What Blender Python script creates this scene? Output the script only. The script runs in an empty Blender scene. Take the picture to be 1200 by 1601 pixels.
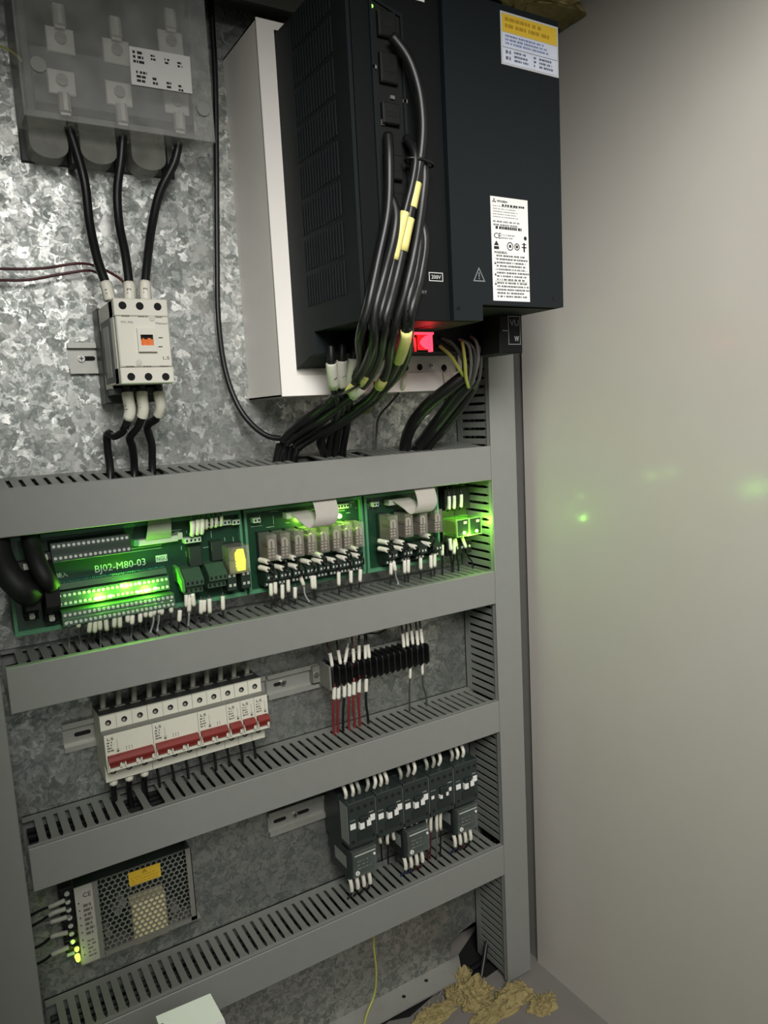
import bpy, bmesh, math, random
from mathutils import Vector, Matrix, noise as mnoise
SC = bpy.context.scene
COL = SC.collection
PI = math.pi
ZO = 880.0                      # millimetres: lifts the cabinet floor to about zero
random.seed(7)

# ------------------------------------------------------------------ camera
# panel frame in millimetres: X to the right along the back panel, D out of the panel towards the viewer, Z up
YAW, PIT, ROL, FPX = 0.53950, -0.13560, -0.05280, 1152.06
CX, CD, CZ = -691.86, 926.15, 58.12
def cam_axes():
    ca, sa, cb, sb, cc, s_ = math.cos(YAW), math.sin(YAW), math.cos(PIT), math.sin(PIT), math.cos(ROL), math.sin(ROL)
    f = Vector((sa*cb, ca*cb, sb)); r = Vector((ca, -sa, 0)); u = r.cross(f)
    return cc*r + s_*u, -s_*r + cc*u, f
AR, AU, AF = cam_axes()
def W(X, D, Z): return Vector((X/1000, -D/1000, (Z+ZO)/1000))
cd = bpy.data.cameras.new('camera'); cam = bpy.data.objects.new('camera', cd); COL.objects.link(cam)
cd.sensor_fit = 'HORIZONTAL'; cd.sensor_width = 36; cd.lens = FPX/1200*36; cd.clip_start = .01; cd.clip_end = 50
M = Matrix((AR, AU, -AF)).transposed().to_4x4(); M.translation = W(CX, CD, CZ); cam.matrix_world = M
SC.camera = cam
def at(px, py, D):
    """the point of the plane D millimetres in front of the panel that was measured at this spot"""
    d = AF + AR*((px-600)/FPX) - AU*((py-800.5)/FPX)
    t = (-D+CD)/d.y
    return (CX+t*d.x, D, CZ+t*d.z)

# ------------------------------------------------------------------ world, lights, exposure
wd = bpy.data.worlds.new('room'); SC.world = wd; wd.use_nodes = True
wd.node_tree.nodes['Background'].inputs[0].default_value = (.95, 1.0, .95, 1)
wd.node_tree.nodes['Background'].inputs[1].default_value = .055
def area(name, loc, look, size, sy, power, col, spread=180):
    l = bpy.data.lights.new(name, 'AREA'); l.shape = 'RECTANGLE'; l.size = size; l.size_y = sy; l.energy = power; l.color = col; l.spread = math.radians(spread)
    o = bpy.data.objects.new(name, l); COL.objects.link(o); o.location = W(*loc)
    o.rotation_euler = (W(*look)-W(*loc)).to_track_quat('-Z', 'Y').to_euler(); return o
area('room_lamp', (-700, 1500, 760), (76, 340, 0), .7, .6, 10.4, (1, .985, .965), 92)
area('doorway_daylight', (-690, 2000, 60), (-640, 0, 60), .5, 2.0, 1.7, (.95, 1, .95))
def lamp(name, p, power, col, r=.003):
    l = bpy.data.lights.new(name, 'POINT'); l.energy = power; l.color = col; l.shadow_soft_size = r
    o = bpy.data.objects.new(name, l); COL.objects.link(o); o.location = W(*p); return o
vs = SC.view_settings
SC.display_settings.display_device = 'sRGB'
vs.view_transform = 'Standard'; vs.look = 'None'; vs.gamma = 1; vs.use_curve_mapping = False; vs.exposure = 0.0

# ------------------------------------------------------------------ materials
def lin(c):
    c /= 255
    return c/12.92 if c <= .04045 else ((c+.055)/1.055)**2.4
def S(r, g, b): return (lin(r), lin(g), lin(b), 1)
def nodes(m):
    m.use_nodes = True; nt = m.node_tree; return nt, nt.nodes, nt.links, nt.nodes['Principled BSDF']
MATS = {}
def mat(name, col, rough=.5, metal=0, var=.12, scale=60, bump=.0, spec=.5, coat=0):
    """a solid colour broken up by fine noise: grain in the colour and in the roughness, optional relief"""
    if name in MATS: return MATS[name]
    m = bpy.data.materials.new(name); nt, N, L, b = nodes(m)
    tc = N.new('ShaderNodeTexCoord'); nz = N.new('ShaderNodeTexNoise'); nz.inputs['Scale'].default_value = scale; nz.inputs['Detail'].default_value = 4
    L.new(tc.outputs['Object'], nz.inputs['Vector'])
    mx = N.new('ShaderNodeMix'); mx.data_type = 'RGBA'
    mx.inputs['A'].default_value = tuple(c*(1-var) for c in col[:3])+(1,); mx.inputs['B'].default_value = tuple(min(1, c*(1+var)) for c in col[:3])+(1,)
    L.new(nz.outputs['Fac'], mx.inputs['Factor']); L.new(mx.outputs['Result'], b.inputs['Base Color'])
    b.inputs['Roughness'].default_value = rough; b.inputs['Metallic'].default_value = metal
    b.inputs['Specular IOR Level'].default_value = spec; b.inputs['Coat Weight'].default_value = coat
    if bump:
        n2 = N.new('ShaderNodeTexNoise'); n2.inputs['Scale'].default_value = scale*8; n2.inputs['Detail'].default_value = 3
        L.new(tc.outputs['Object'], n2.inputs['Vector'])
        bp = N.new('ShaderNodeBump'); bp.inputs['Strength'].default_value = bump; bp.inputs['Distance'].default_value = .001
        L.new(n2.outputs['Fac'], bp.inputs['Height']); L.new(bp.outputs['Normal'], b.inputs['Normal'])
    MATS[name] = m; return m
def glow(name, col, power):
    if name in MATS: return MATS[name]
    m = bpy.data.materials.new(name); nt, N, L, b = nodes(m)
    b.inputs['Base Color'].default_value = col; b.inputs['Emission Color'].default_value = col; b.inputs['Emission Strength'].default_value = power
    MATS[name] = m; return m
def clear(name, tint, alpha, rough=.15):
    """clear plastic: mostly passes light, with a glossy skin"""
    if name in MATS: return MATS[name]
    m = bpy.data.materials.new(name); nt, N, L, b = nodes(m)
    b.inputs['Base Color'].default_value = tint; b.inputs['Roughness'].default_value = rough
    tr = N.new('ShaderNodeBsdfTransparent'); mx = N.new('ShaderNodeMixShader')
    tc = N.new('ShaderNodeTexCoord'); nz = N.new('ShaderNodeTexNoise'); nz.inputs['Scale'].default_value = 30; L.new(tc.outputs['Object'], nz.inputs['Vector'])
    mr = N.new('ShaderNodeMapRange'); mr.inputs['From Min'].default_value = .3; mr.inputs['From Max'].default_value = .7
    mr.inputs['To Min'].default_value = alpha*.7; mr.inputs['To Max'].default_value = alpha*1.3
    L.new(nz.outputs['Fac'], mr.inputs['Value']); L.new(mr.outputs['Result'], mx.inputs['Fac'])
    L.new(tr.outputs[0], mx.inputs[1]); L.new(b.outputs[0], mx.inputs[2]); L.new(mx.outputs[0], N['Material Output'].inputs['Surface'])
    MATS[name] = m; return m
def spangle(name, scale, lo, hi, rough, tilt=.15):
    """hot-dip zinc: crystal flakes of different reflectance, from two sizes of warped cells"""
    if name in MATS: return MATS[name]
    m = bpy.data.materials.new(name); nt, N, L, b = nodes(m)
    tc = N.new('ShaderNodeTexCoord'); nz = N.new('ShaderNodeTexNoise'); nz.inputs['Scale'].default_value = scale*1.1; nz.inputs['Detail'].default_value = 3
    L.new(tc.outputs['Object'], nz.inputs['Vector'])
    ms = N.new('ShaderNodeVectorMath'); ms.operation = 'MULTIPLY_ADD'
    ms.inputs[1].default_value = (.030, .030, .030); L.new(nz.outputs['Color'], ms.inputs[0]); L.new(tc.outputs['Object'], ms.inputs[2])
    cells = []
    for s in (scale, scale*2.3):
        v = N.new('ShaderNodeTexVoronoi'); v.inputs['Scale'].default_value = s; L.new(ms.outputs[0], v.inputs['Vector'])
        sp = N.new('ShaderNodeSeparateColor'); L.new(v.outputs['Color'], sp.inputs[0]); cells.append(sp)
    ad = N.new('ShaderNodeMath'); ad.operation = 'MULTIPLY_ADD'; ad.inputs[1].default_value = .55
    L.new(cells[1].outputs[0], ad.inputs[0]); 
    m2 = N.new('ShaderNodeMath'); m2.operation = 'MULTIPLY'; m2.inputs[1].default_value = .45; L.new(cells[0].outputs[0], m2.inputs[0]); L.new(m2.outputs[0], ad.inputs[2])
    cr = N.new('ShaderNodeValToRGB'); cr.color_ramp.elements[0].position = .25; cr.color_ramp.elements[0].color = lo
    cr.color_ramp.elements[1].position = .72; cr.color_ramp.elements[1].color = hi
    L.new(ad.outputs[0], cr.inputs[0]); L.new(cr.outputs[0], b.inputs['Base Color'])
    mr = N.new('ShaderNodeMapRange'); mr.inputs['To Min'].default_value = rough*1.25; mr.inputs['To Max'].default_value = rough*.75
    L.new(ad.outputs[0], mr.inputs['Value']); L.new(mr.outputs[0], b.inputs['Roughness'])
    b.inputs['Metallic'].default_value = .9
    # every flake leans its own way, so neighbouring flakes mirror different parts of the room
    ge = N.new('ShaderNodeNewGeometry'); vv = N.new('ShaderNodeTexVoronoi'); vv.inputs['Scale'].default_value = scale*1.4; L.new(ms.outputs[0], vv.inputs['Vector'])
    v1 = N.new('ShaderNodeVectorMath'); v1.operation = 'SUBTRACT'; v1.inputs[1].default_value = (.5, .5, .5); L.new(vv.outputs['Color'], v1.inputs[0])
    v2 = N.new('ShaderNodeVectorMath'); v2.operation = 'MULTIPLY_ADD'; v2.inputs[1].default_value = (tilt, tilt, tilt); L.new(v1.outputs[0], v2.inputs[0]); L.new(ge.outputs['Normal'], v2.inputs[2])
    v3 = N.new('ShaderNodeVectorMath'); v3.operation = 'NORMALIZE'; L.new(v2.outputs[0], v3.inputs[0]); L.new(v3.outputs[0], b.inputs['Normal'])
    MATS[name] = m; return m
zinc = spangle('galvanised sheet', 80, (.25, .27, .25, 1), (.53, .53, .50, 1), .43)
duct_grey = mat('grey duct plastic', S(128, 129, 124), .5, var=.05, bump=.05)
finger_grey = mat('grey duct plastic, slotted base', S(112, 115, 108), .55, var=.06)
wall_paint = mat('light grey cabinet enamel', S(186, 181, 172), .42, var=.03, scale=14, bump=.05, spec=.4, coat=.25)
wall_paint.node_tree.nodes['Principled BSDF'].inputs['Coat Roughness'].default_value = .13
strip_paint = mat('shaded flange steel', S(118, 116, 110), .6, var=.1)  # grey darkened so the colour carries the shade of the recess
frame_paint = mat('dark grey cabinet steel', S(70, 70, 64), .6, var=.1)
floor_paint = mat('dull grey steel floor', S(120, 116, 110), .6, var=.1, scale=25, bump=.05)
cream_steel = mat('cream enamelled steel', S(240, 235, 227), .45, var=.04, scale=20, bump=.03)
drive_black = mat('charcoal moulded plastic', S(20, 26, 28), .62, var=.06, bump=.08, spec=.22)
drive_deep = mat('darker moulded plastic', S(11, 13, 14), .65, var=.08, bump=.05, spec=.2)  # darker charcoal; shade over the left front cover is put into the colour
black = mat('black plastic', S(16, 17, 16), .45, var=.15)
blackwire = mat('black cable sheath', S(16, 17, 17), .42, var=.15, scale=120)
hole = mat('dark opening', S(6, 6, 6), .9, var=.1)
white = mat('white printed label', S(225, 224, 218), .5, var=.03)
ink = mat('black print', S(22, 22, 22), .6)
grey_ink = mat('grey print', S(120, 124, 126), .6)
pale_ink = mat('pale print', S(196, 198, 194), .6)
yellow = mat('yellow label', S(214, 178, 52), .5, var=.05)
sleeve = mat('white marker sleeve', S(214, 211, 196), .5, var=.08, scale=300)
steel = mat('bright zinc plated steel', S(205, 204, 198), .3, 1, var=.1, scale=200)
din = mat('din rail steel', S(170, 170, 162), .42, .55, var=.12, scale=90)
ivory = mat('ivory plastic', S(204, 201, 188), .45, var=.03, bump=.02)
cream_tape = mat('pale yellow wire tag', S(232, 222, 140), .45, var=.08, scale=250)

# ------------------------------------------------------------------ mesh builder (millimetres, panel frame)
class MB:
    def __init__(s): s.v = []; s.f = []
    def add(s, vs_, fs):
        n = len(s.v); s.v += [tuple(v) for v in vs_]; s.f += [tuple(i+n for i in f) for f in fs]; return s
    def box(s, x0, x1, d0, d1, z0, z1):
        return s.add([(x0,d0,z0),(x1,d0,z0),(x1,d1,z0),(x0,d1,z0),(x0,d0,z1),(x1,d0,z1),(x1,d1,z1),(x0,d1,z1)],
                     [(0,1,2,3),(4,5,6,7),(0,1,5,4),(1,2,6,5),(2,3,7,6),(3,0,4,7)])
    def cbox(s, x0, x1, d0, d1, z0, z1, c=1.0):
        """box with chamfered edges round the face turned to the viewer"""
        v = [(x0,d0,z0),(x1,d0,z0),(x1,d0,z1),(x0,d0,z1),(x0,d1-c,z0),(x1,d1-c,z0),(x1,d1-c,z1),(x0,d1-c,z1),
             (x0+c,d1,z0+c),(x1-c,d1,z0+c),(x1-c,d1,z1-c),(x0+c,d1,z1-c)]
        f = [(0,1,2,3),(8,9,10,11)]
        for i in range(4):
            j = (i+1) % 4; f += [(i,j,4+j,4+i),(4+i,4+j,8+j,8+i)]
        return s.add(v, f)
    def prism(s, poly, ax, a, b):
        """polygon pushed along an axis: ax 'x' -> (d,z), 'd' -> (x,z), 'z' -> (x,d)"""
        def P(u, w, t): return (t,u,w) if ax == 'x' else (u,t,w) if ax == 'd' else (u,w,t)
        n = len(poly)
        return s.add([P(u,w,a) for u,w in poly]+[P(u,w,b) for u,w in poly],
                     [tuple(range(n)), tuple(range(n,2*n))]+[(i,(i+1)%n,n+(i+1)%n,n+i) for i in range(n)])
    def ringplate(s, outer, inner, ax, a, b):
        """plate with one opening; outer and inner have the same number of points"""
        def P(u, w, t): return (t,u,w) if ax == 'x' else (u,t,w) if ax == 'd' else (u,w,t)
        n = len(outer)
        v = [P(*q,a) for q in outer]+[P(*q,a) for q in inner]+[P(*q,b) for q in outer]+[P(*q,b) for q in inner]
        f = []
        for i in range(n):
            j = (i+1)%n
            f += [(i,j,n+j,n+i),(2*n+i,2*n+j,3*n+j,3*n+i),(i,j,2*n+j,2*n+i),(n+i,n+j,3*n+j,3*n+i)]
        return s.add(v, f)
    def cyl(s, x, d, z, r, h, ax='d', n=14, r2=None):
        r2 = r if r2 is None else r2
        v = []
        for k, rr in ((0, r), (h, r2)):
            for i in range(n):
                a = 2*PI*i/n; p, q = rr*math.cos(a), rr*math.sin(a)
                v.append((x+p,d+k,z+q) if ax == 'd' else (x+k,d+p,z+q) if ax == 'x' else (x+p,d+q,z+k))
        return s.add(v, [tuple(range(n)), tuple(range(n,2*n))]+[(i,(i+1)%n,n+(i+1)%n,n+i) for i in range(n)])
    def tube(s, pts, r, n=8, smooth=5, r_end=None):
        P = spline(pts, smooth) if smooth else [Vector(p) for p in pts]
        up = Vector((.31,.55,.77)); v = []; f = []; m = len(P)
        for i, p in enumerate(P):
            t = (P[min(i+1,m-1)]-P[max(i-1,0)]).normalized()
            a = t.cross(up)
            if a.length < .05: a = t.cross(Vector((1,0,0)))
            a.normalize(); b = t.cross(a)
            rr = r if r_end is None else r+(r_end-r)*i/(m-1)
            for k in range(n):
                w = 2*PI*k/n; v.append(p+a*(rr*math.cos(w))+b*(rr*math.sin(w)))
            up = b
            up = a.cross(t) if False else (t.cross(a)).cross(t) if False else up
            if i:
                for k in range(n): f.append(((i-1)*n+k,(i-1)*n+(k+1)%n,i*n+(k+1)%n,i*n+k))
            up = Vector((.31,.55,.77))
        f += [tuple(range(n)), tuple(range((m-1)*n,m*n))]
        return s.add(v, f)
    def ball(s, x, d, z, r, n=8):
        v = [(x,d,z+r)]; f = []
        for i in range(1, n//2):
            a = PI*i/(n//2)
            for k in range(n):
                b = 2*PI*k/n; v.append((x+r*math.sin(a)*math.cos(b), d+r*math.sin(a)*math.sin(b), z+r*math.cos(a)))
        v.append((x,d,z-r)); R = n//2-1
        for k in range(n): f.append((0,1+k,1+(k+1)%n)); f.append((len(v)-1,1+(R-1)*n+k,1+(R-1)*n+(k+1)%n))
        for i in range(R-1):
            for k in range(n): f.append((1+i*n+k,1+i*n+(k+1)%n,1+(i+1)*n+(k+1)%n,1+(i+1)*n+k))
        return s.add(v, f)
    def mesh(s, name, m, smooth=False):
        me = bpy.data.meshes.new(name); me.from_pydata([(x/1000,-d/1000,z/1000) for x,d,z in s.v], [], s.f)
        bm = bmesh.new(); bm.from_mesh(me); bmesh.ops.recalc_face_normals(bm, faces=bm.faces); bm.to_mesh(me); bm.free()
        if smooth:
            me.polygons.foreach_set('use_smooth', [len(p.vertices) == 4 for p in me.polygons])
        me.materials.append(m); return me
def spline(pts, k):
    P = [Vector(p) for p in pts]; out = []
    for i in range(len(P)-1):
        p0, p1, p2, p3 = P[max(i-1,0)], P[i], P[i+1], P[min(i+2,len(P)-1)]
        for j in range(k):
            t = j/k
            out.append(.5*((2*p1)+(p2-p0)*t+(2*p0-5*p1+4*p2-p3)*t*t+(3*p1-p0-3*p2+p3)*t**3))
    out.append(P[-1]); return out
def tag(o, label=None, cat=None, group=None, kind=None):
    for k, v in (('label',label),('category',cat),('group',group),('kind',kind)):
        if v: o[k] = v
    return o
def part(name, mb, m, parent, loc=None, label=None, kind=None, smooth=False):
    """one mesh object under a thing (or under one of its parts)"""
    me = mb if isinstance(mb, bpy.types.Mesh) else mb.mesh(name, m, smooth)
    o = bpy.data.objects.new(name, me); COL.objects.link(o); o.parent = parent
    if loc: o.location = (loc[0]/1000, -loc[1]/1000, loc[2]/1000)
    return tag(o, label, None, None, kind)
def thing(name, label, cat, loc, group=None):
    """an Empty at a thing's base that parents its parts"""
    o = bpy.data.objects.new(name, None); COL.objects.link(o); o.empty_display_size = .01
    o.location = W(*loc); return tag(o, label, cat, group)
def solo(name, mb, m, label=None, cat=None, group=None, kind=None, smooth=False):
    """a top-level mesh built in panel coordinates; its origin goes to the foot of its box"""
    xs, ds, zs = zip(*mb.v); c = ((min(xs)+max(xs))/2, (min(ds)+max(ds))/2, min(zs))
    mb.v = [(x-c[0], d-c[1], z-c[2]) for x, d, z in mb.v]
    o = bpy.data.objects.new(name, mb.mesh(name, m, smooth)); COL.objects.link(o); o.location = W(*c)
    o['_c'] = c; return tag(o, label, cat, group, kind)
def struct(name, mb, m): return solo(name, mb, m, kind='structure')
def copy_tree(o, parent=None):
    c = o.copy(); COL.objects.link(c)
    if parent: c.parent = parent
    for ch in KIDS(o): copy_tree(ch, c)
    return c
def KIDS(o): return [c for c in COL.objects if c.parent == o]
def move(o, X, D, Z): o.location = W(X, D, Z); return o
def text(name, s, m, parent, loc, h, facing='d', w=None, rot=0, depth=.15, align='LEFT', label=None):
    """flat lettering that faces the viewer (d) or left (x); h is the height of a capital, w fits the width"""
    cu = bpy.data.curves.new(name, 'FONT'); cu.body = s; cu.size = h/1000/.73; cu.extrude = depth/1000; cu.resolution_u = 2; cu.align_x = align
    t = bpy.data.objects.new(name, cu); COL.objects.link(t)
    dg = bpy.context.evaluated_depsgraph_get(); me = bpy.data.meshes.new_from_object(t.evaluated_get(dg)); bpy.data.objects.remove(t)
    if w and len(me.vertices):
        xs = [v.co.x for v in me.vertices]; k = w/1000/max(1e-6, max(xs)-min(xs))
        for v in me.vertices: v.co.x *= k
    R = Matrix.Rotation(rot, 4, 'Z')
    F = Matrix.Rotation(PI/2, 4, 'X') if facing == 'd' else Matrix.Rotation(-PI/2, 4, 'Z') @ Matrix.Rotation(PI/2, 4, 'X')
    me.transform(F @ R); me.materials.clear(); me.materials.append(m); me.name = name
    o = bpy.data.objects.new(name, me); COL.objects.link(o); o.parent = parent
    o.location = (loc[0]/1000, -loc[1]/1000, loc[2]/1000); return tag(o, label)
def print_lines(x0, x1, z0, z1, d, rows, seed, fill=.85, hgt=.55):
    """unreadable small print: rows of short strokes"""
    rnd = random.Random(seed); mb = MB(); p = (z1-z0)/rows
    for i in range(rows):
        z = z1-(i+.75)*p; x = x0; end = x0+(x1-x0)*(fill+rnd.uniform(-.12,.12))
        while x < end:
            w = rnd.uniform(.5, 2.2)*p*.55
            mb.box(x, min(x+w, end), d, d+.1, z, z+p*hgt); x += w+p*rnd.choice((.18,.18,.5))
    return mb

# ------------------------------------------------------------------ the cabinet shell
def wave_panel():
    mb = MB(); mb.prism([(-900,-858),(-58,-858),(-47,-822),(-6,-812),(95,-812),(95,590),(-900,590)], 'd', -3, 0); return mb
struct('wall_back', wave_panel(), zinc)
mb = MB(); mb.box(76, 92, 70, 700, -885, 619); struct('wall_right', mb, wall_paint)
mb = MB(); mb.box(80, 90, -60, 70, -885, 619); struct('trim_1', mb, strip_paint)           # recessed rear flange behind the side wall
mb = MB(); mb.box(-1000, 100, -60, 700, -892, -876); struct('floor', mb, floor_paint)
mb = MB(); mb.box(-1000, 100, -60, 720, 620, 632); struct('ceiling', mb, frame_paint)
mb = MB(); mb.box(-1000, 100, 700, 720, 562, 619); struct('trim_5', mb, frame_paint)           # unseen header lip, added to keep lamp light off the upper side wall
mb = MB(); mb.box(-900, 100, -70, -60, -885, 619); struct('wall_rear', mb, hole)  # near-black colour stands in for the unlit space behind the panel
mb = MB(); mb.box(-752, -740, -60, 699, -876, 619); struct('wall_left', mb, wall_paint)
mb = MB(); mb.box(-900, 76, 0, 60, 560, 600).box(-900, 76, 54, 60, 540, 560); struct('trim_2', mb, frame_paint)   # top beam
mb = MB(); mb.prism([(-900,-1),(-36,-1),(-60,42),(-900,42)], 'z', -861, -858)
flange = struct('trim_3', mb, mat('pale zinc flange', S(150,150,142), .5, .3, var=.12, scale=40))
for q in ((666,1533),(631,1558)):
    v = AF + AR*((q[0]-600)/FPX) - AU*((q[1]-800.5)/FPX); k = (-857.8-CZ)/v.z; c = flange['_c']
    part('screw_hole', MB().cyl(CX+k*v.x-c[0], CD-k*v.y-c[1], -858-c[2], 3.2, .4, 'z', 10), hole, flange)

# ------------------------------------------------------------------ wiring ducts
DD, DH = 84.0, 50.0          # depth from the panel, cover height
PITCH = 12.6
def finger_mesh():
    mb = MB(); P = [(-4.1,13),(4.1,13),(4.1,66),(5.8,72),(5.8,77.5),(-5.8,77.5),(-5.8,72),(-4.1,66)]
    mb.prism(P, 'z', -1.6, 0); return mb.mesh('finger', finger_grey)
FING = finger_mesh()
def fing_v():
    mb = MB(); P = [(13,-4.1),(13,4.1),(66,4.1),(72,5.8),(77.5,5.8),(77.5,-5.8),(72,-5.8),(66,-4.1)]
    mb.prism(P, 'x', 0, 1.6); return mb.mesh('finger', finger_grey)
FINGV = fing_v()
def wire_duct(x0, x1, ztop, label, skip=(), off=0.0, rise=0.0):
    t = thing('wiring_duct', label, 'duct', (x0, 0, ztop-DH), 'horizontal wiring ducts')
    L = x1-x0; z = DH-2
    mb = MB(); mb.box(0, L, 0, 2, 2, z+rise).prism([(0,z-1.6+rise),(0,z+rise),(13,z+rise*(1-13/78)),(13,z-1.6+rise*(1-13/78))], 'x', 0, L).box(0, L, 0, 78, 2, 3.6)
    part('base', mb, finger_grey, t)
    mb = MB(); mb.cbox(0, L, 81.5, DD, 0, DH, .8).box(0, L, 75, 82, z, DH).box(0, L, 75, 82, 0, 2)
    part('cover', mb, duct_grey, t)
    r = random.Random(int(-ztop)+3); mb = MB()
    for k in range(9):
        pts = [(4+(L-8)*i/9, 12+7*k+r.uniform(-5,5), (z-14 if k < 8 else z-20)-r.uniform(0,9)) for i in range(10)]; mb.tube(pts, r.uniform(3.4,5.2), 6, 2)
    part('wires_inside', mb, blackwire, t, kind='stuff')
    n = int((L-6)/PITCH)
    for i in range(n):
        if i in skip: continue
        f_ = part('finger', FING, None, t, (off+6+PITCH*(i+.5), 0, z+rise)); f_.rotation_euler.x = math.atan2(rise, 78)
    return t
def upright_duct(x0, w, z0, z1, label, fingers=True, holes=()):
    t = thing('wiring_duct', label, 'duct', (x0, 0, z0))
    H = z1-z0
    mb = MB(); mb.box(2, w-2, 0, 2, 0, H).box(2, 3.6, 0, 13, 0, H).box(w-3.6, w-2, 0, 78, 0, H)
    part('base', mb, finger_grey, t)
    mb = MB(); mb.cbox(0, w, 81.5, DD, 0, H, .8).box(0, 2, 75, 82, 0, H).box(w-2, w, 75, 82, 0, H)
    part('cover', mb, duct_grey, t)
    if fingers:
        r = random.Random(9); mb = MB()
        for k in range(9):
            pts = [(15+r.uniform(-5,8), 12+7*k+r.uniform(-5,5), 4+(H-8)*i/13) for i in range(14)]; mb.tube(pts, r.uniform(3.4,5.2), 6, 2)
        part('wires_inside', mb, blackwire, t, kind='stuff')
        z = 10.0
        while z < H-6:
            Z = z+z0
            if not any(a+5 < Z < b-6 for a, b in holes): part('finger', FINGV, None, t, (2, 0, z))
            z += PITCH*.98
    return t
ZT = (0.0, -187.0, -390.0, -628.5)
wire_duct(-700, -.6, ZT[0], 'topmost grey horizontal wiring duct, under the drive and above the green boards', skip=(13,15,17,31,32,33,37,39), off=2, rise=8.5)
wire_duct(-656, -.6, ZT[1], 'grey horizontal wiring duct directly below the green circuit boards', off=5)
wire_duct(-656, -.6, ZT[2], 'grey horizontal wiring duct below the red-toggled breakers', skip=(8,10), off=4)
wire_duct(-656, -.6, ZT[3], 'lowest grey horizontal wiring duct, below the perforated power supply', off=3)
upright_duct(0, 48.2, -868, 190, 'tall grey upright wiring duct beside the right cabinet wall', holes=[(z-DH, z) for z in ZT])
upright_duct(-712, 50, -868, 190, 'dark grey upright wiring duct at the lower left edge', fingers=False)

# ------------------------------------------------------------------ filter box and servo drive
FX0, FX1, FZ0, FZ1 = -334.0, -66.0, 82.0, 499.0
t = thing('filter_box', 'cream painted steel box mounted behind the big black drive', 'steel box', (FX0, 0, FZ0))
w, h = FX1-FX0, FZ1-FZ0
mb = MB(); mb.box(0, 2, 0, 106, 0, h).box(w-2, w, 0, 106, 0, h).box(0, w, 0, 106, 0, 2).box(0, w, 0, 106, h-2, h)
part('side_sheet', mb, cream_steel, t)
hx0, hx1, hz0, hz1 = 21, w-6, 24, h-9
mb = MB(); mb.ringplate([(0,0),(w,0),(w,h),(0,h)], [(hx0,hz0),(hx1,hz0),(hx1,hz1),(hx0,hz1)], 'd', 105, 108)
part('front_frame', mb, cream_steel, t)
# lower mounting strip with cable holes, set a little back in the opening
mb = MB(); mb.box(hx0, hx1, 101, 104, hz0-8, hz0+22)
part('mounting_strip', mb, mat('pale painted strip', S(226,222,212), .45, .05), t)
for k, q in enumerate(((634,575),(656,574),(694,575))):
    q = at(*q, 104.2); mb = MB(); mb.cyl(q[0]-FX0, 103.6, q[2]-FZ0, 4.3, .8, n=16); part('hole', mb, hole, t)
q = at(674,572,104); q = (q[0]-FX0, 0, q[2]-FZ0); mb = MB(); mb.cyl(q[0], 103.5, q[2], 3.6, 3, n=6).cyl(q[0], 106, q[2], 1.7, 4, n=8); part('bolt', mb, steel, t)
mb = MB(); mb.cyl(33, 103.5, hz0+10, 3, 3, n=6).cyl(33, 106, hz0+10, 1.6, 3, n=8); part('bolt', mb, steel, t)

DX0, DX1, DF = -313.0, -44.0, 271.0
DZ1 = 479.0
t = thing('servo_drive', 'large charcoal servo drive unit with vented side and a red glow underneath', 'drive', (DX0, 108, 114))
def Lc(x, d, z): return (x-DX0, d-108, z-114)
w = DX1-DX0
# housing: side outline in (d, z), pushed along x; terminals sit in the stepped notch at the bottom front
side = [(0,0),(8,2),(38,11),(54,13),(54,37),(163,36),(163,DZ1-114),(0,DZ1-108)]
mb = MB(); mb.prism(side, 'x', 0, 108)
part('left_housing', mb, drive_black, t)
mb = MB(); mb.prism([(-104,14),(54,14),(54,36),(163,36),(163,DZ1-114),(-104,DZ1-114)], 'x', 108.4, 148).prism([(-104,14),(54,14),(54,54),(163,54),(163,DZ1-114),(-104,DZ1-114)], 'x', 148, w)
part('right_housing', mb, drive_black, t)
# front covers, the right one a little prouder with a notched lower edge
mb = MB(); mb.prism([(4,36.6),(107,36.6),(107,DZ1-114.6),(4,DZ1-114.6)], 'd', 163, 165); part('left_front_cover', mb, drive_deep, t)
mb = MB(); mb.prism([(108.6,36.6),(148,36.6),(148,54),(w-.2,54),(w-.2,DZ1-114),(108.6,DZ1-114)], 'd', 155, 170.5); part('right_front_cover', mb, drive_black, t)
# vent slits on the left side
mb = MB()
for r in range(8):
    for c in range(15):
        d = 40+c*6.4; z = 66+r*38.6
        mb.box(-.35, .3, d, d+2.4, z, z+33)
part('vent_slots', mb, mat('vent slit shade', S(24,26,28), .7), t, kind='stuff')
mb = MB()
for r in range(8):
    for c in range(15):
        d = 42.6+c*6.4; z = 66+r*38.6
        mb.box(-1.1, .3, d, d+1.3, z, z+33)
part('vent_ribs', mb, drive_black, t, kind='stuff')
# connector well on the left front
o = part('connector_well', MB().ringplate([(24,96),(62,96),(62,330),(24,340)], [(27,99),(59,99),(59,327),(27,337)], 'd', 164, 167.5), drive_black, t)
mb = MB().prism([(27,99),(59,99),(59,327),(27,337)], 'd', 164.6, 165.4); part('well_floor', mb, hole, t)
for z, hh in ((304,24),(262,28),(224,20),(172,24),(138,22),(110,18)):
    s_ = part('socket', MB().cbox(32, 52, 165, 171, z, z+hh, 1.2), black, t)
    part('pin_window', MB().box(36, 48, 171, 171.3, z+hh*.35, z+hh*.6), hole, s_)
for px, py in ((587,103),(615,151),(635,157),(600,190),(605,278),(608,317),(609,338),(609,360)):
    q = at(px, py, 277); mb = MB().box(-1.6, 1.6, 0, 3, -2.6, 2.6) if py > 170 else MB().box(-2.4, 2.4, 0, 3, -1.6, 1.6)
    part('latch', mb, mat('grey metal latch', S(140,142,140), .4, .6), t, Lc(q[0], 272.5, q[2]))
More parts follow.
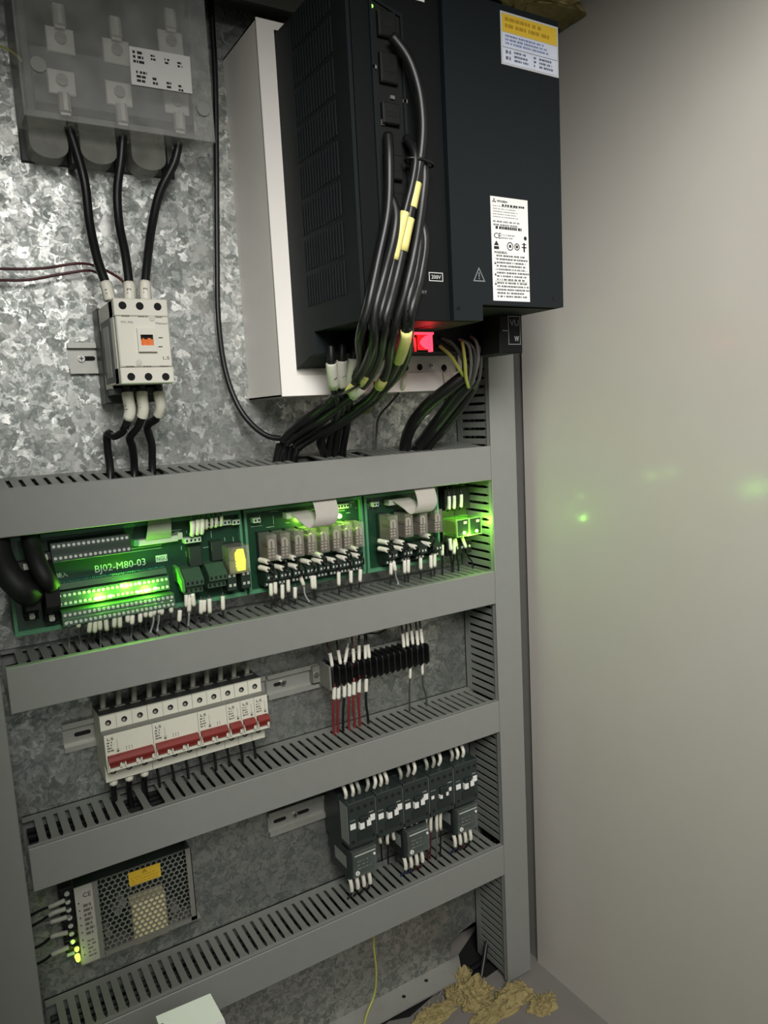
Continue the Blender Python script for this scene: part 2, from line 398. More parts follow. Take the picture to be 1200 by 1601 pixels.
# indicator lights at the top left
q = at(580, 10, 273)
for k, (px, py, on) in enumerate(((580,10,1),(580,23,0))):
    q = at(px, py, 273); part('indicator_light', MB().cyl(0,0,0,1.6,1.2,n=8), glow('green pilot light', (.25,1,.1,1), 3.0) if on else drive_black, t, Lc(q[0], 273, q[2]))
for px, py in ((593,9),(593,23),(596,38)):
    q = at(px, py, 273); part('printed_mark', print_lines(-4, 4, -2, 2, 0, 1, px+py), grey_ink, t, Lc(q[0], 273.05, q[2]))
# labels
def plate(name, x0, x1, z0, z1, m, d=278.6): return part(name, MB().box(x0-DX0, x1-DX0, d-108, d-107.7, z0-114, z1-114), m, t)
a = plate('warning_label', -128.5, -45.0, 419.5, 472.5, mat('pale label frame', S(190,192,192), .5), 278.5)
part('yellow_band', MB().box(2,81.5,0,.2,33,51), yellow, a, Lc(-128.5,278.85,419.5)[0:0] or (-128.5-DX0, 170.85, 419.5-114))
part('white_field', MB().box(2,81.5,0,.2,2,32), mat('bluish white paper', S(205,210,222), .5), a, (-128.5-DX0, 170.85, 419.5-114))
part('rule', MB().box(2,81.5,0,.25,17.2,17.9), grey_ink, a, (-128.5-DX0, 170.9, 419.5-114))
part('yellow_print', print_lines(6,74,36,49,.2,2,3), mat('ochre print', S(170,135,30), .6), a, (-128.5-DX0, 170.9, 419.5-114), kind='stuff')
part('blue_print', print_lines(6,76,20,31,.2,3,4), mat('blue print', S(120,130,170), .6), a, (-128.5-DX0, 170.9, 419.5-114), kind='stuff')
for k,(xa,xb,r) in enumerate(((6,10,2),(11,14,2),(18,40,3),(46,50,3),(54,76,3))):
    part('table_print', print_lines(xa,xb,4,16,.2,r,30+k), mat('slate print', S(96,102,118), .6), a, (-128.5-DX0, 170.9, 419.5-114), kind='stuff')
rx0, rx1, rz0, rz1 = -149.8, -96.5, 172.5, 282.6
a = plate('rating_label', rx0, rx1, rz0, rz1, white, 278.5)
def on(name, mb, m=ink, st=True): return part(name, mb, m, a, (rx0-DX0, 170.85, rz0-114), kind='stuff' if st else None)
on('fine_print', print_lines(3,50,88,102,0,5,11,.8,.3), grey_ink)
on('fine_print', print_lines(16,50,100,103,0,1,12,.95,.7))
on('fine_print', print_lines(3,48,79,86,0,2,13,.9,.5), grey_ink)
on('bar_code', print_lines(6,50,75.5,79,0,1,14,.95,.85))
on('fine_print', print_lines(14,33,66,72,0,2,15,.9,.4), grey_ink)
on('fine_print', print_lines(6,51,3,50,0,13,16,.97,.5), mat('mid grey print', S(92,92,92), .6))
for z in (45, 33, 21, 12): on('rule', MB().box(3,51,0,.12,z,z+.35), grey_ink, False)
for z in (39, 27, 17): on('hazard_mark', MB().prism([(2.5,z),(5.5,z),(4,z+2.8)],'d',0,.15), ink, False)
text('lettering', 'MITSUBISHI', ink, a, (rx0-DX0+9, 171, rz0-114+104.5), 2.2, w=14)
text('lettering', 'CE', ink, a, (rx0-DX0+3, 171, rz0-114+66.5), 6.0, w=10)
text('lettering', 'WARNING', ink, a, (rx0-DX0+3, 171, rz0-114+50.4), 2.8, w=18)
mb = MB()
for ang in (90, 210, 330):
    c, s_ = math.cos(math.radians(ang)), math.sin(math.radians(ang)); q = lambda r, o: (5+r*c-o*s_, 105.5+r*s_+o*c)
    mb.prism([q(0,0), q(1.5,.9), q(3,0), q(1.5,-.9)], 'd', 0, .15)
on('three_diamond_mark', mb, ink, False)
for x, r in ((26,4.6),(36,3.9)):
    mb = MB(); n = 16; o_ = [(x+r*math.cos(2*PI*i/n), 59+r*math.sin(2*PI*i/n)) for i in range(n)]; i_ = [(x+(r-1)*math.cos(2*PI*i/n), 59+(r-1)*math.sin(2*PI*i/n)) for i in range(n)]
    mb.ringplate(o_, i_, 'd', 0, .15); mb.box(x-1.6,x+1.6,0,.15,57.6,60.6); on('approval_mark', mb, ink, False)
mb = MB(); mb.box(3,10,0,.15,55,58).prism([(3,59),(10,59),(6.5,64)],'d',0,.15).box(43,50,0,.15,58.4,59.6).box(45.5,47.5,0,.15,54,64).box(43,50,0,.15,62,62.8).cyl(48.5,0,69,2.2,.15,n=10); on('approval_mark', mb, ink, False)
q = at(749, 431, 279)
A = [(-8.2,-6),(8.2,-6),(0,9)]; B = [(-6.4,-4.9),(6.4,-4.9),(0,6.9)]
part('hazard_triangle', MB().ringplate(A, B, 'd', 0, .2).box(-.6,.6,0,.2,-1.5,3.6).box(-.7,.7,0,.2,-3.6,-2.4), grey_ink, t, Lc(q[0], 278.5, q[2]))
q = at(681, 433, 273)
o = part('voltage_badge', MB().ringplate([(-9,-4.5),(9,-4.5),(9,4.5),(-9,4.5)],[(-8.2,-3.7),(8.2,-3.7),(8.2,3.7),(-8.2,3.7)],'d',0,.3), pale_ink, t, Lc(q[0],273.1,q[2]))
text('lettering', '200V', pale_ink, o, (-6, .1, -2), 4.0, w=12)
q = at(639, 458, 273); text('lettering', 'BATTERY', grey_ink, t, Lc(q[0], 273.2, q[2]), 3.4, w=22)
q = at(866, 466, 279); part('screw', MB().cyl(0,0,0,2.4,.8,n=10), hole, t, Lc(q[0], 278.4, q[2]))
q = at(717, 482, 279); part('screw', MB().cyl(0,0,0,2.2,.5,n=10), drive_deep, t, Lc(q[0], 278.4, q[2]))
q0 = at(655, 0, 273); part('top_label', MB().box(-17,6,0,.4,-1,16), white, t, Lc(q0[0], 273.1, q0[2]))
# terminal cover hanging at the lower right
b = part('terminal_cover', MB().cbox(-84-DX0, -47-DX0, 20, 102, 122-114, 54, 1.2), drive_deep, t)
q = at(795, 517, 210.4)
o = part('terminal_badge', MB().ringplate([(-1,-12),(19,-12),(19,23),(-1,23)],[(0,-11),(18,-11),(18,22),(0,22)],'d',0,.3), grey_ink, b, Lc(q[0], 210.2, q[2]-5))
text('lettering', 'VU', grey_ink, b, Lc(q[0]+2, 210.4, q[2]+6), 8, w=14); text('lettering', 'W', pale_ink, b, Lc(q[0]+9, 210.4, q[2]-13), 7, w=7)
part('pointer_mark', MB().box(-10,-1.5,0,.3,-.5,.5), grey_ink, b, Lc(q[0], 210.2, q[2]))
# input terminal block under the left housing
o = part('terminal_block', MB().box(56, 100, 50, 92, 6, 37), black, t)
# red lit charge lamp behind a slotted window
q = at(664, 535, 215)
red = glow('red charge lamp', (1,.03,.06,1), 3.2); redp = mat('red translucent plastic', S(190,20,32), .3)
c = part('charge_lamp', MB().box(-5,9,0,2,-8,9), redp, t, Lc(q[0], 205, q[2]))
n = 10; part('lens', MB().prism([(8,-7)]+[(6-10*math.sin(PI*i/n)*.8, -7+15*(i/n)) for i in range(n+1)]+[(8,8)], 'd', 0, 3), red, c, (0, 2, 0))
part('window_bar', MB().box(11,15,0,4,-10,11), red, c); part('window_bar', MB().box(-11,-8,0,4,-10,6), redp, c)
part('window_bar', MB().box(-14,17,0,4,9.5,12), red, c)
lamp('charge_lamp_light', (q[0], 224, q[2]), .025, (1,.05,.06), .006)

# ------------------------------------------------------------------ helpers for things placed in panel coordinates
ORG = {}
def T(name, label, cat, loc, group=None):
    o = thing(name, label, cat, loc, group); ORG[o.name] = loc; return o
def pa(name, mb, m, parent, root=None, label=None, kind=None, smooth=False):
    """a part whose mesh was built in panel coordinates; root is the top-level thing when parent is a part of it"""
    c = ORG[(root or parent).name]; mb.v = [(x-c[0], d-c[1], z-c[2]) for x, d, z in mb.v]
    return part(name, mb, m, parent, None, label, kind, smooth)
def ta(name, s, m, parent, p, h, root=None, **k):
    c = ORG[(root or parent).name]; return text(name, s, m, parent, (p[0]-c[0], p[1]-c[1], p[2]-c[2]), h, **k)
ORDN = ['first','second','third','fourth','fifth','sixth','seventh','eighth','ninth','tenth','eleventh','twelfth','thirteenth','fourteenth','fifteenth','sixteenth','seventeenth','eighteenth','nineteenth','twentieth',
        'twenty-first','twenty-second','twenty-third','twenty-fourth']
def arc_cut(P, a, b):
    """the stretch of a polyline between two fractions of its length"""
    L = [0]
    for i in range(1, len(P)): L.append(L[-1]+(P[i]-P[i-1]).length)
    def pt(t):
        t *= L[-1]
        for i in range(1, len(P)):
            if L[i] >= t: return P[i-1].lerp(P[i], (t-L[i-1])/max(1e-6, L[i]-L[i-1]))
        return P[-1]
    return [pt(a)]+[p for p, l in zip(P, L) if a*L[-1]+.2 < l < b*L[-1]-.2]+[pt(b)]
def wire(name, pts, r, m, label, cat='wire', group=None, sleeves=(), n=6, smooth=5, kids='marker_sleeve'):
    """a cable as one tube; sleeves are (from, to, radius, material, lettering) children along it"""
    P = spline(pts, smooth)
    o = solo(name, MB().tube(P, r, n, 0), m, label, cat, group, smooth=True)
    ORG[o.name] = tuple(o['_c'])
    for sl in sleeves:
        a, b, rr, sm = sl[:4]
        q = arc_cut(P, a, b); k = pa(sl[5] if len(sl) > 5 else kids, MB().tube(q, rr, max(8, n), 0), sm, o, smooth=True)
        if len(sl) > 4 and sl[4]:
            p0, p1 = q[0], q[-1]; mid = (p0+p1)/2; ang = math.atan2(p0.z-p1.z, p0.x-p1.x)
            ta('lettering', sl[4], ink, k, (mid.x-rr*.15+1.2, mid.y+rr*1.02, mid.z), min(rr*.95, 4.6), o, rot=ang, w=None, align='CENTER')
    return o
def px(*a): return [at(*p) for p in a]

# ------------------------------------------------------------------ distribution block with a clear cover, top left
t = T('distribution_block', 'three-pole terminal block under a clear plastic cover with a white label', 'terminal block', (-575, 0, 350))
greyp = mat('grey smoked plastic', S(84,84,86), .4, var=.08); darkp = mat('dark grey moulding', S(52,52,50), .5, var=.1)
pa('base_plate', MB().cbox(-576,-408,0,4,349,575,1), darkp, t)
pa('body', MB().box(-566,-386,4,24,392,570).prism([(4,392),(40,400),(40,455),(24,462),(24,575),(4,575)],'x',-560,-392), greyp, t)
for i, (qx, qy) in enumerate(((75,225),(152,235),(230,245))):
    c = at(qx, qy, 30); n = 10
    po = [(c[0]-19, c[2]+30), (c[0]-19, c[2]-2)]+[(c[0]-19*math.cos(PI*k/n), c[2]-4-13*math.sin(PI*k/n)) for k in range(n+1)]+[(c[0]+19, c[2]+30)]
    k = pa('terminal_bay', MB().prism(po, 'd', 6, 38), clear('smoked clear plastic', S(150,150,140), .5, .25), t)
    pa('partition', MB().box(c[0]+22, c[0]+28, 6, 34, c[2]-18, c[2]+26), darkp, k, t)
for row, pts in enumerate((((95,62),(183,80),(268,66)), ((97,128),(187,146),(277,160)))):
    for (qx, qy) in pts:
        x, d, z = at(qx, qy, 46)
        s_ = pa('terminal_plate', MB().cbox(x-14, x+14, 40, 44, z-12, z+13, 1), mat('tinned terminal plate', S(214,212,204), .35, .35), t)
        pa('screw', MB().cyl(x, 44, z+2, 6, 3.5, n=14).box(x-4.5,x+4.5,47.5,48,z+1.4,z+2.6), mat('dull screw head', S(160,158,150), .35, .5), s_, t)
        sgn = 1 if row == 0 else -1
        pa('lug', MB().box(x-5, x+5, 45, 49, z+sgn*10, z+sgn*34).cyl(x, 48, z+sgn*22-9, 6.5, 18, 'z', 10), mat('tinned lug', S(200,198,190), .4, .35), s_, t)
cv = MB(); cz0 = 373.5
cv.box(-577,-378,68,70,cz0,575).box(-577,-575,6,70,cz0+4,575).box(-380,-378,20,70,cz0,575).box(-577,-378,30,70,cz0,cz0+2)
c = pa('clear_cover', cv, clear('clear polycarbonate', S(222,222,216), .18, .1), t)
for qx, qy in ((318,170),(60,100)):
    x, d, z = at(qx, qy, 72)
    k = pa('cover_boss', MB().cyl(x, 66, z, 7.5, 6, n=16), mat('pale boss', S(150,150,144), .4), c, t)
lx = [at(q[0], q[1], 72) for q in ((202,71),(297,88),(301,146),(206,131))]
mb = MB(); mb.add([(p[0], 70.4, p[2]) for p in lx]+[(p[0], 71, p[2]) for p in lx], [(0,1,2,3),(4,5,6,7),(0,1,5,4),(1,2,6,5),(2,3,7,6),(3,0,4,7)])
lb = pa('printed_label', mb, white, t)
x0, z1 = lx[0][0], lx[0][2]
for a_, b_, za, zb, r, sd in ((3,16,-17,-3,3,50),(22,27,-11,-4,2,51),(37,42,-12,-5,2,52),(51,56,-13,-6,2,53),(5,16,-36,-23,3,54),(22,27,-36,-27,2,55),(37,42,-37,-29,2,56),(50,55,-38,-30,2,57)):
    pa('print', print_lines(x0+a_, x0+b_, z1+za, z1+zb, 71, r, sd, .95, .6), ink, lb, t, kind='stuff')

# ------------------------------------------------------------------ din rails
def rail(x0, x1, zc, label, slots=(), screws=(), group='din rails'):
    o = T('din_rail', label, 'rail', (x0, 0, zc-17.5), group); L = x1-x0
    prof = [(0,5),(0,30),(1,30),(6.5,30),(6.5,35),(7.5,35),(7.5,29),(1,29),(1,6),(7.5,6),(7.5,0),(6.5,0),(6.5,5)]
    prof = [(6.5,0),(7.5,0),(7.5,6),(1.2,6),(1.2,29),(7.5,29),(7.5,35),(6.5,35),(6.5,30),(.2,30),(.2,5),(6.5,5)]
    mb = MB(); mb.add([(0,d,z) for d, z in prof]+[(L,d,z) for d, z in prof], [(i,(i+1)%12,12+(i+1)%12,12+i) for i in range(12)])
    part('profile', mb, din, o)
    for s in slots: 
        n = 6; po = [(s-7+2.6*math.cos(PI/2+PI*k/n), 17.5+2.6*math.sin(PI/2+PI*k/n)) for k in range(n+1)]+[(s+7+2.6*math.cos(-PI/2+PI*k/n), 17.5+2.6*math.sin(-PI/2+PI*k/n)) for k in range(n+1)]
        part('slot', MB().prism(po, 'd', .9, 1.5), hole, o)
    for s in screws:
        k = part('screw', MB().cyl(s, 1.2, 17.5, 4, 2.6, n=12), steel, o); part('screw_recess', MB().box(s-2.6,s+2.6,3.8,4,17,18).box(s-.5,s+.5,3.8,4,15,20), hole, k)
    return o
rail(-550, -470, 137, 'short din rail behind the ivory contactor, with one screw', (20,), (14,))
rail(-601.5, -344, -308.5, 'din rail that carries the breakers, its end out on their left', (22,210+32,), (210+20,))
rail(-341, -246, -309, 'din rail piece between the breakers and the black terminal row', (20,), (24,))
rail(-246, -82, -304, 'din rail under the black terminal row', (), ())
rail(-354.5, -44, -506.5, 'din rail that carries the five dark contactors', (18,54), (41,))

# ------------------------------------------------------------------ ivory main contactor and its cables
cx0, cx1, cz0, cz1 = -519.4, -464.2, 100.6, 187.6
t = T('contactor', 'ivory three-pole contactor with an orange slider window', 'contactor', (cx0, 7, 83.6))
dk = mat('dark grey green base', S(58,62,58), .5, var=.08)
pa('base', MB().cbox(cx0,cx1,7,34,83.6,189.4,1).box(cx0+2,cx1-2,34,70,92,185), dk, t)
pa('body', MB().box(cx0,cx1,70,112,cz0+1,cz1-1).box(cx0+.3,cx1-.3,40,70,cz1-24,cz1-1).box(cx0+.3,cx1-.3,40,70,cz0-2,cz0+14), ivory, t)
pa('side_frame', MB().box(cx0-.2,cx0,46,98,104,171), dk, t)
pa('side_label', MB().box(cx0-.5,cx0-.2,58,84,110,164), mat('grey side label', S(150,152,148), .5), t)
pa('upper_terminal_cap', MB().cbox(cx0,cx1,96,121,cz1-17.5,cz1,.8), ivory, t)
pa('lower_terminal_cap', MB().cbox(cx0,cx1,96,123,cz0,cz0+16.5,.8), ivory, t)
pa('front_cover', MB().cbox(cx0+.6,cx1-.4,112,122.5,cz0+17,cz1-18,1.2), ivory, t)
for q in ((192,477),(219,478),(247,479),(205,589),(232,589),(259,589)):
    x, d, z = at(q[0], q[1], 123); dd = 121 if q[1] < 500 else 123
    k = pa('terminal_hole', MB().cyl(x, dd-.2, z, 4.0, .5, n=16), hole, t)
for q in ((237,497),(217,567)):
    x, d, z = at(q[0], q[1], 122.5); pa('cover_screw', MB().cyl(x, 122, z, 3.3, 1.2, n=14).box(x-2.3,x+2.3,123.2,123.5,z-.4,z+.4), mat('pale screw', S(190,188,176), .4, .3), t)
x, d, z = at(229, 532, 123)
f_ = pa('window_frame', MB().ringplate([(x-9.5,z-12),(x+9.5,z-12),(x+9.5,z+12),(x-9.5,z+12)],[(x-6.5,z-5.5),(x+6.5,z-5.5),(x+6.5,z+5.5),(x-6.5,z+5.5)],'d',122,126), ivory, t)
pa('slider', MB().box(x-6.5,x+6.5,119,122.8,z-5.5,z+1).box(x-4.2,x-2.6,122.8,124,z-5.5,z+2).box(x+.8,x+4.4,122.8,124.3,z-5.5,z+2), mat('orange slider', S(214,106,34), .45), f_, t)
pa('window_shade', MB().box(x-6.5,x+6.5,118,122.9,z+1,z+5.5), hole, f_, t)
for zz in (534,548):
    k = at(251, zz-6, 123); pa('tick_mark', MB().box(k[0]-2.2,k[0]+2.2,122.4,122.7,k[2]-.5,k[2]+.5), ink, t)
for s_, q, h_, w_ in (('MC-50a',(189,505),2.3,12),('Metasol',(243,507),2.3,12),('LS',(254,562),3.4,7)):
    k = at(q[0], q[1], 122.6); ta('lettering', s_, mat('brown grey print', S(96,92,84), .6), t, k, h_, w=w_)
for q, w_, sd in (((190,494),9,1),((216,495),9,2),((243,496),8,3),((197,573),9,4),((224,573),9,5),((250,573),9,6)):
    k = at(q[0], q[1], 122.6); pa('print', print_lines(k[0],k[0]+w_,k[2]-1,k[2]+1,122.5,1,sd,.95,.6), mat('brown grey print', S(96,92,84), .6), t, kind='stuff')
for i, (pt_, nm) in enumerate((([(107,198,44),(122,245,40),(133,290,38),(140,350,45),(152,405,62),(166,446,74),(172,470,76)],'L1'),
                              ([(192,210,44),(189,250,40),(183,300,40),(186,350,45),(196,400,62),(202,447,74),(203,470,76)],'L2'),
                              ([(280,220,44),(272,255,40),(250,300,38),(238,350,45),(231,400,62),(227,445,74),(228,470,76)],'L3'))):
    wire('power_cable', px(*pt_), 5.0, blackwire, ('left','middle','right')[i]+' black power cable from the clear covered block down to the contactor', 'cable', 'power cables above the contactor', [(.90,1,6.4,sleeve,nm)], 8)
for i, (pt_, nm) in enumerate((([(197,600,76),(200,622,77),(203,645,76),(193,672,66),(179,682,52),(168,678,40),(168,700,30),(172,732,24),(172,765,28)],'L31'),
                              ([(221,600,76),(222,622,77),(224,642,76),(217,664,66),(203,684,50),(207,700,38),(210,732,24),(210,765,28)],'L32'),
                              ([(247,600,76),(249,620,77),(251,637,76),(244,655,64),(230,667,48),(237,695,34),(238,730,24),(238,765,28)],'L33'))):
    wire('power_cable', px(*pt_), 4.6, blackwire, ('left','middle','right')[i]+' black power cable from the contactor down into the duct', 'cable', 'power cables below the contactor', [(.06,.26,6.2,sleeve,nm)], 8)
mar = mat('maroon wire', S(84,36,40), .45)
wire('control_wire', px((-20,420,20),(60,420,20),(120,412,22),(150,416,40),(175,428,60),(192,440,70),(197,455,72)), 1.5, mar, 'upper thin maroon wire running left from the contactor top')
wire('control_wire', px((-20,437,14),(40,438,14),(100,428,16),(140,423,22),(158,432,40),(165,445,60),(168,462,66)), 1.5, mar, 'lower thin maroon wire running left from the contactor top')
wire('long_cable', px((326,-60,10),(331,30,10),(336,120,10),(338,250,9),(339,400,9),(341,500,10),(352,580,12),(375,640,22),(408,676,40),(440,685,56),(478,672,76),(510,655,95),(540,628,125),(566,596,165)), 3.6, blackwire, 'long thin black cable hanging down left of the cream steel box', 'cable')
wire('earth_wire', px((-20,64,30),(8,75,30),(28,88,30),(34,97,30)), 1.2, mat('yellow green wire', S(170,172,84), .45), 'short yellow-green wire left of the clear covered block')

# ------------------------------------------------------------------ cables in front of and under the drive
tagm = cream_tape
main = ([(612,56,284),(638,92,291),(654,140,294),(660,190,295),(658,235,294),(650,285,292),(637,350,288),(620,430,282),(600,510,282),(593,558,225),(567,604,165),(512,648,112),(470,676,72),(442,700,50),(436,740,36)],
        [(606,300,280),(618,330,288),(615,370,290),(600,430,284),(585,490,282),(581,545,262),(555,596,165),(500,640,112),(462,668,74),(437,696,52),(430,740,36)],
        [(634,215,280),(648,240,294),(645,280,295),(628,350,291),(610,430,283),(592,505,282),(585,556,225),(561,604,160),(515,650,106),(486,676,74),(455,700,50),(450,740,34)],
        [(646,225,280),(662,262,290),(660,310,290),(648,390,284),(632,460,282),(612,530,262),(605,580,190),(577,624,140),(525,662,95),(486,686,62),(462,706,46),(458,742,34)],
        [(640,330,275),(655,370,284),(650,420,282),(636,480,282),(633,535,262),(612,585,186),(589,622,142),(535,660,98),(505,680,70),(505,705,44),(520,738,30)],
        [(652,335,275),(664,375,280),(655,440,282),(640,500,282),(637,552,228),(611,598,172),(560,636,124),(520,668,82),(500,690,58),(512,712,40),(534,738,30)],
        [(606,210,280),(608,250,285),(606,330,285),(590,410,282),(575,480,282),(562,530,262),(560,580,178),(512,630,122),(474,668,76),(446,694,52),(442,740,36)])
desc = ('foremost drive cable, its two yellow tags high up beside the connectors','leftmost drive cable of the hanging bundle','drive cable with the small tag just below the cable tie','right-hand drive cable passing the upper tie','drive cable bearing the long yellow tag near the red glow','rightmost drive cable of the hanging bundle','drive cable plugged in beside the upper sockets')
SL = ([(.235,.275,6.0,tagm,'','wire_tag'),(.292,.345,6.0,tagm,'','wire_tag'),(.70,.735,6.2,sleeve,'','wire_tag')],[(.60,.64,6.0,tagm,'','wire_tag')],[(.16,.25,4.8,tagm,'','wire_tag'),(.60,.64,6.2,tagm,'','wire_tag')],[(.60,.635,6.0,tagm,'','wire_tag')],[(.28,.42,6.3,tagm,'','wire_tag')],[],[])
for i, p in enumerate(main):
    wire('drive_cable', px(*p), (5.2,5.2,4.0,5.4,5.6,5.4,5.0)[i], blackwire, desc[i], 'cable', 'black cables hanging from the drive', SL[i], 8, 5)
for i, (c, r) in enumerate(((at(655,254,290),16),(at(550,606,163),22))):
    n = 20; mb = MB().tube([(c[0]+r*math.cos(2*PI*k/n), c[1]+r*.55*math.sin(2*PI*k/n)-(4 if i else 0), c[2]+(-.1 if i == 0 else .45)*r*math.cos(2*PI*k/n)) for k in range(n+1)], 1.6, 6, 0)
    solo('cable_tie', mb, black, ('black cable tie round the upper drive cables','black cable tie round the drive cables above the duct')[i], 'cable tie', smooth=True)
for i, (p, w_) in enumerate((([(517,540,170),(518,570,168),(522,605,150),(528,640,118),(520,668,80),(514,700,46),(512,735,34)],.30),
                     ([(535,536,170),(534,566,168),(534,600,152),(536,636,118),(530,668,80),(524,700,46),(522,735,34)],.30),
                     ([(554,533,170),(552,565,170),(547,598,156),(545,634,118),(542,668,80),(536,700,46),(534,735,34)],.30))):
    wire('input_cable', px(*p), 5.0, blackwire, ('left','middle','right')[i]+' sleeved black cable clamped under the vented side of the drive', 'cable', 'input cables under the drive', [(.02,.09,4.2,steel,'','ring_lug'),(.09,.24,6.6,sleeve,('L11','L21','L31')[i])], 8)
for i, (p, r) in enumerate((([(728,586,150),(702,606,134),(672,630,110),(648,658,80),(634,690,50),(632,735,34)],8.5),([(738,592,146),(716,618,128),(690,652,98),(664,686,62),(650,706,46),(646,740,34)],9.0),([(742,600,140),(722,634,118),(692,672,84),(668,700,54),(660,735,36)],6.5))):
    wire('motor_cable', px(*p), r, blackwire, ('upper thick black cable sweeping from the wire fan to the duct','lower thick black cable sweeping from the wire fan to the duct','thin black cable below the two thick sweeping ones')[i], 'cable', 'motor cables', (), 10)
fan = ([(688,528,165),(706,536,168),(722,560,162),(730,585,150)],[(686,540,165),(704,556,168),(718,578,160),(727,592,150)],[(694,533,160),(714,545,164),(727,566,158),(733,590,150)],
       [(716,530,165),(732,540,172),(736,570,165),(732,602,146)],[(728,532,165),(741,548,172),(741,580,162),(734,606,146)],[(738,528,165),(751,550,170),(749,590,158),(740,608,144)],
       [(735,526,168),(744,534,175),(747,562,170),(738,600,150)],[(722,534,170),(726,560,172),(728,590,160),(732,606,148)])
gw = mat('dark grey wire', S(64,65,63), .4); lgw = mat('mid grey wire', S(104,105,100), .42); yg = MATS['yellow green wire']
for i, p in enumerate(fan):
    m = (gw, yg, gw, lgw, gw, gw, lgw, yg)[i]
    wire('core_wire', px(*p), 2.3, m, f"{ORDN[i]} core from the left in the fan of wires under the drive, {'yellow-green' if m is yg else 'grey'}", 'wire', 'fan of wires under the drive')
wire('signal_wire', px((635,574,106),(632,590,114),(629,606,110),(612,628,60),(592,652,24),(588,680,16),(587,712,16)), 1.6, gw, 'thin grey wire from the first hole of the mounting strip to the duct', 'wire', None, [(.05,.24,3.4,sleeve,'T1')])
wire('signal_wire', px((693,576,106),(696,592,112),(698,612,108),(694,632,80),(684,652,50)), 1.6, gw, 'thin grey wire from the third hole of the mounting strip, behind the thick cables', 'wire', None, [(.06,.42,3.0,sleeve,'T3')])
wire('earth_wire', px((585,596,118),(586,614,112),(582,634,70),(570,646,46),(556,644,40),(540,636,50)), 1.7, yg, 'pale green wire looping under the bundle of drive cables')
wire('signal_wire', px((507,668,40),(512,684,28),(520,698,22),(530,716,20)), 1.4, lgw, 'thin grey wire curving down behind the drive cables into the duct')
wire('earth_wire', px((584,1462,40),(584,1480,34),(588,1520,26),(585,1555,22),(572,1590,30),(562,1640,40)), 1.7, yg, 'yellow-green wire hanging loose at the bottom of the cabinet')

# ------------------------------------------------------------------ green circuit boards between the two upper ducts
pcb = mat('green solder mask', S(15,54,33), .38, var=.12, scale=40, coat=.2); rail_g = mat('pale green carrier plastic', S(74,128,94), .45, var=.05)
term_g = mat('dark green terminal plastic', S(48,74,54), .5, var=.08); term_d = mat('blackish green terminal plastic', S(26,40,32), .5, var=.08)
silk = mat('pale green silkscreen', S(170,200,170), .6); comp = mat('dark component', S(24,26,25), .45)
tin = mat('tinned screw head', S(206,212,200), .35, .4)
led_on = glow('lit green lamp', (.42,1,.12,1), 14); led_off = mat('unlit lamp', S(150,180,130), .35)
PZ0, PZ1, PD = -165.0, -56.0, 40.0
def board(label, x0, x1):
    t = T('circuit_board', label, 'circuit board', (x0, 0, PZ0), None)
    pa('panel', MB().box(x0+2, x1-2, PD-1.6, PD, PZ0+4, PZ1-2), pcb, t)
    for n_, a, b in (('carrier_rail', PZ0, PZ0+5), ('carrier_rail', PZ1-4, PZ1)):
        pa(n_, MB().box(x0, x1, 8, PD+5, a, b), rail_g, t)
    for a, b in ((x0, x0+3.4), (x1-3.4, x1)):
        pa('end_plate', MB().box(a, b, 8, PD+6, PZ0+5, PZ1-4), rail_g, t)
    return t
def ic(t, x, z, w, h, d=3, name='component', m=None): return pa(name, MB().cbox(x-w/2, x+w/2, PD, PD+d, z-h/2, z+h/2, .4), m or comp, t)
def traces(t, x0, x1, z0, z1, seed, n=14):
    r = random.Random(seed); mb = MB()
    for i in range(n):
        x = r.uniform(x0, x1); z = r.uniform(z0, z1); 
        if r.random() < .5: mb.box(x, min(x1, x+r.uniform(4,16)), PD, PD+.15, z, z+.45)
        else: mb.box(x, x+.45, PD, PD+.15, z, min(z1, z+r.uniform(3,12)))
    pa('silkscreen_lines', mb, silk, t, kind='stuff')
def pins(t, x, z, n, p=5.0, d=12, m=None):
    """white pin header with n contacts"""
    k = pa('pin_header', MB().cbox(x, x+n*p, PD, PD+d, z-3.2, z+3.2, .5), m or mat('pale header plastic', S(176,190,172), .5), t)
    mb = MB()
    for i in range(n): mb.box(x+(i+.5)*p-1.1, x+(i+.5)*p+1.1, PD+d, PD+d+.2, z-1.4, z+1.4)
    pa('contact_holes', mb, hole, k, t, kind='stuff'); return k
b1 = board('long green board printed BJ02-M80-03 with rows of lit lamps', -641, -374)
# two-level terminal row at the top, four-level row at the bottom
def strip(t, x0, n, p, levels, m, name):
    """stepped terminal row; levels are (z, d) of each row of screws, top to bottom"""
    prof = [(PD, levels[0][0]+4)]
    for z, d in levels: prof += [(d, z+3.6), (d+1.0, z-3.4)]
    prof += [(PD, levels[-1][0]-6)]
    k = pa(name, MB().prism(prof, 'x', x0-p*.6, x0+(n-.4)*p), m, t)
    for z, d in levels:
        mb = MB()
        for i in range(n): mb.cyl(x0+i*p, d+.1, z, 1.75, 1.1, n=8)
        pa('screw_heads', mb, tin, k, t, kind='stuff')
    return k
strip(b1, -595.0, 16, 5.12, [(-68.6,64),(-81.0,69)], term_d, 'upper_terminal_row')
strip(b1, -594.0, 24, 5.08, [(-124.6,59),(-133.6,60)], term_g, 'lamp_row')
strip(b1, -592.0, 24, 5.08, [(-144.8,69),(-153.2,71)], term_g, 'lower_terminal_row')
pa('ribbed_strip', MB().prism([(PD,-112),(50,-113),(54,-119),(PD,-119.5)],'x',-596,-474), term_g, b1)
mb = MB()
for i in range(60): mb.box(-595+i*2, -594.1+i*2, PD, PD+9.6, -112.4, -110.6)
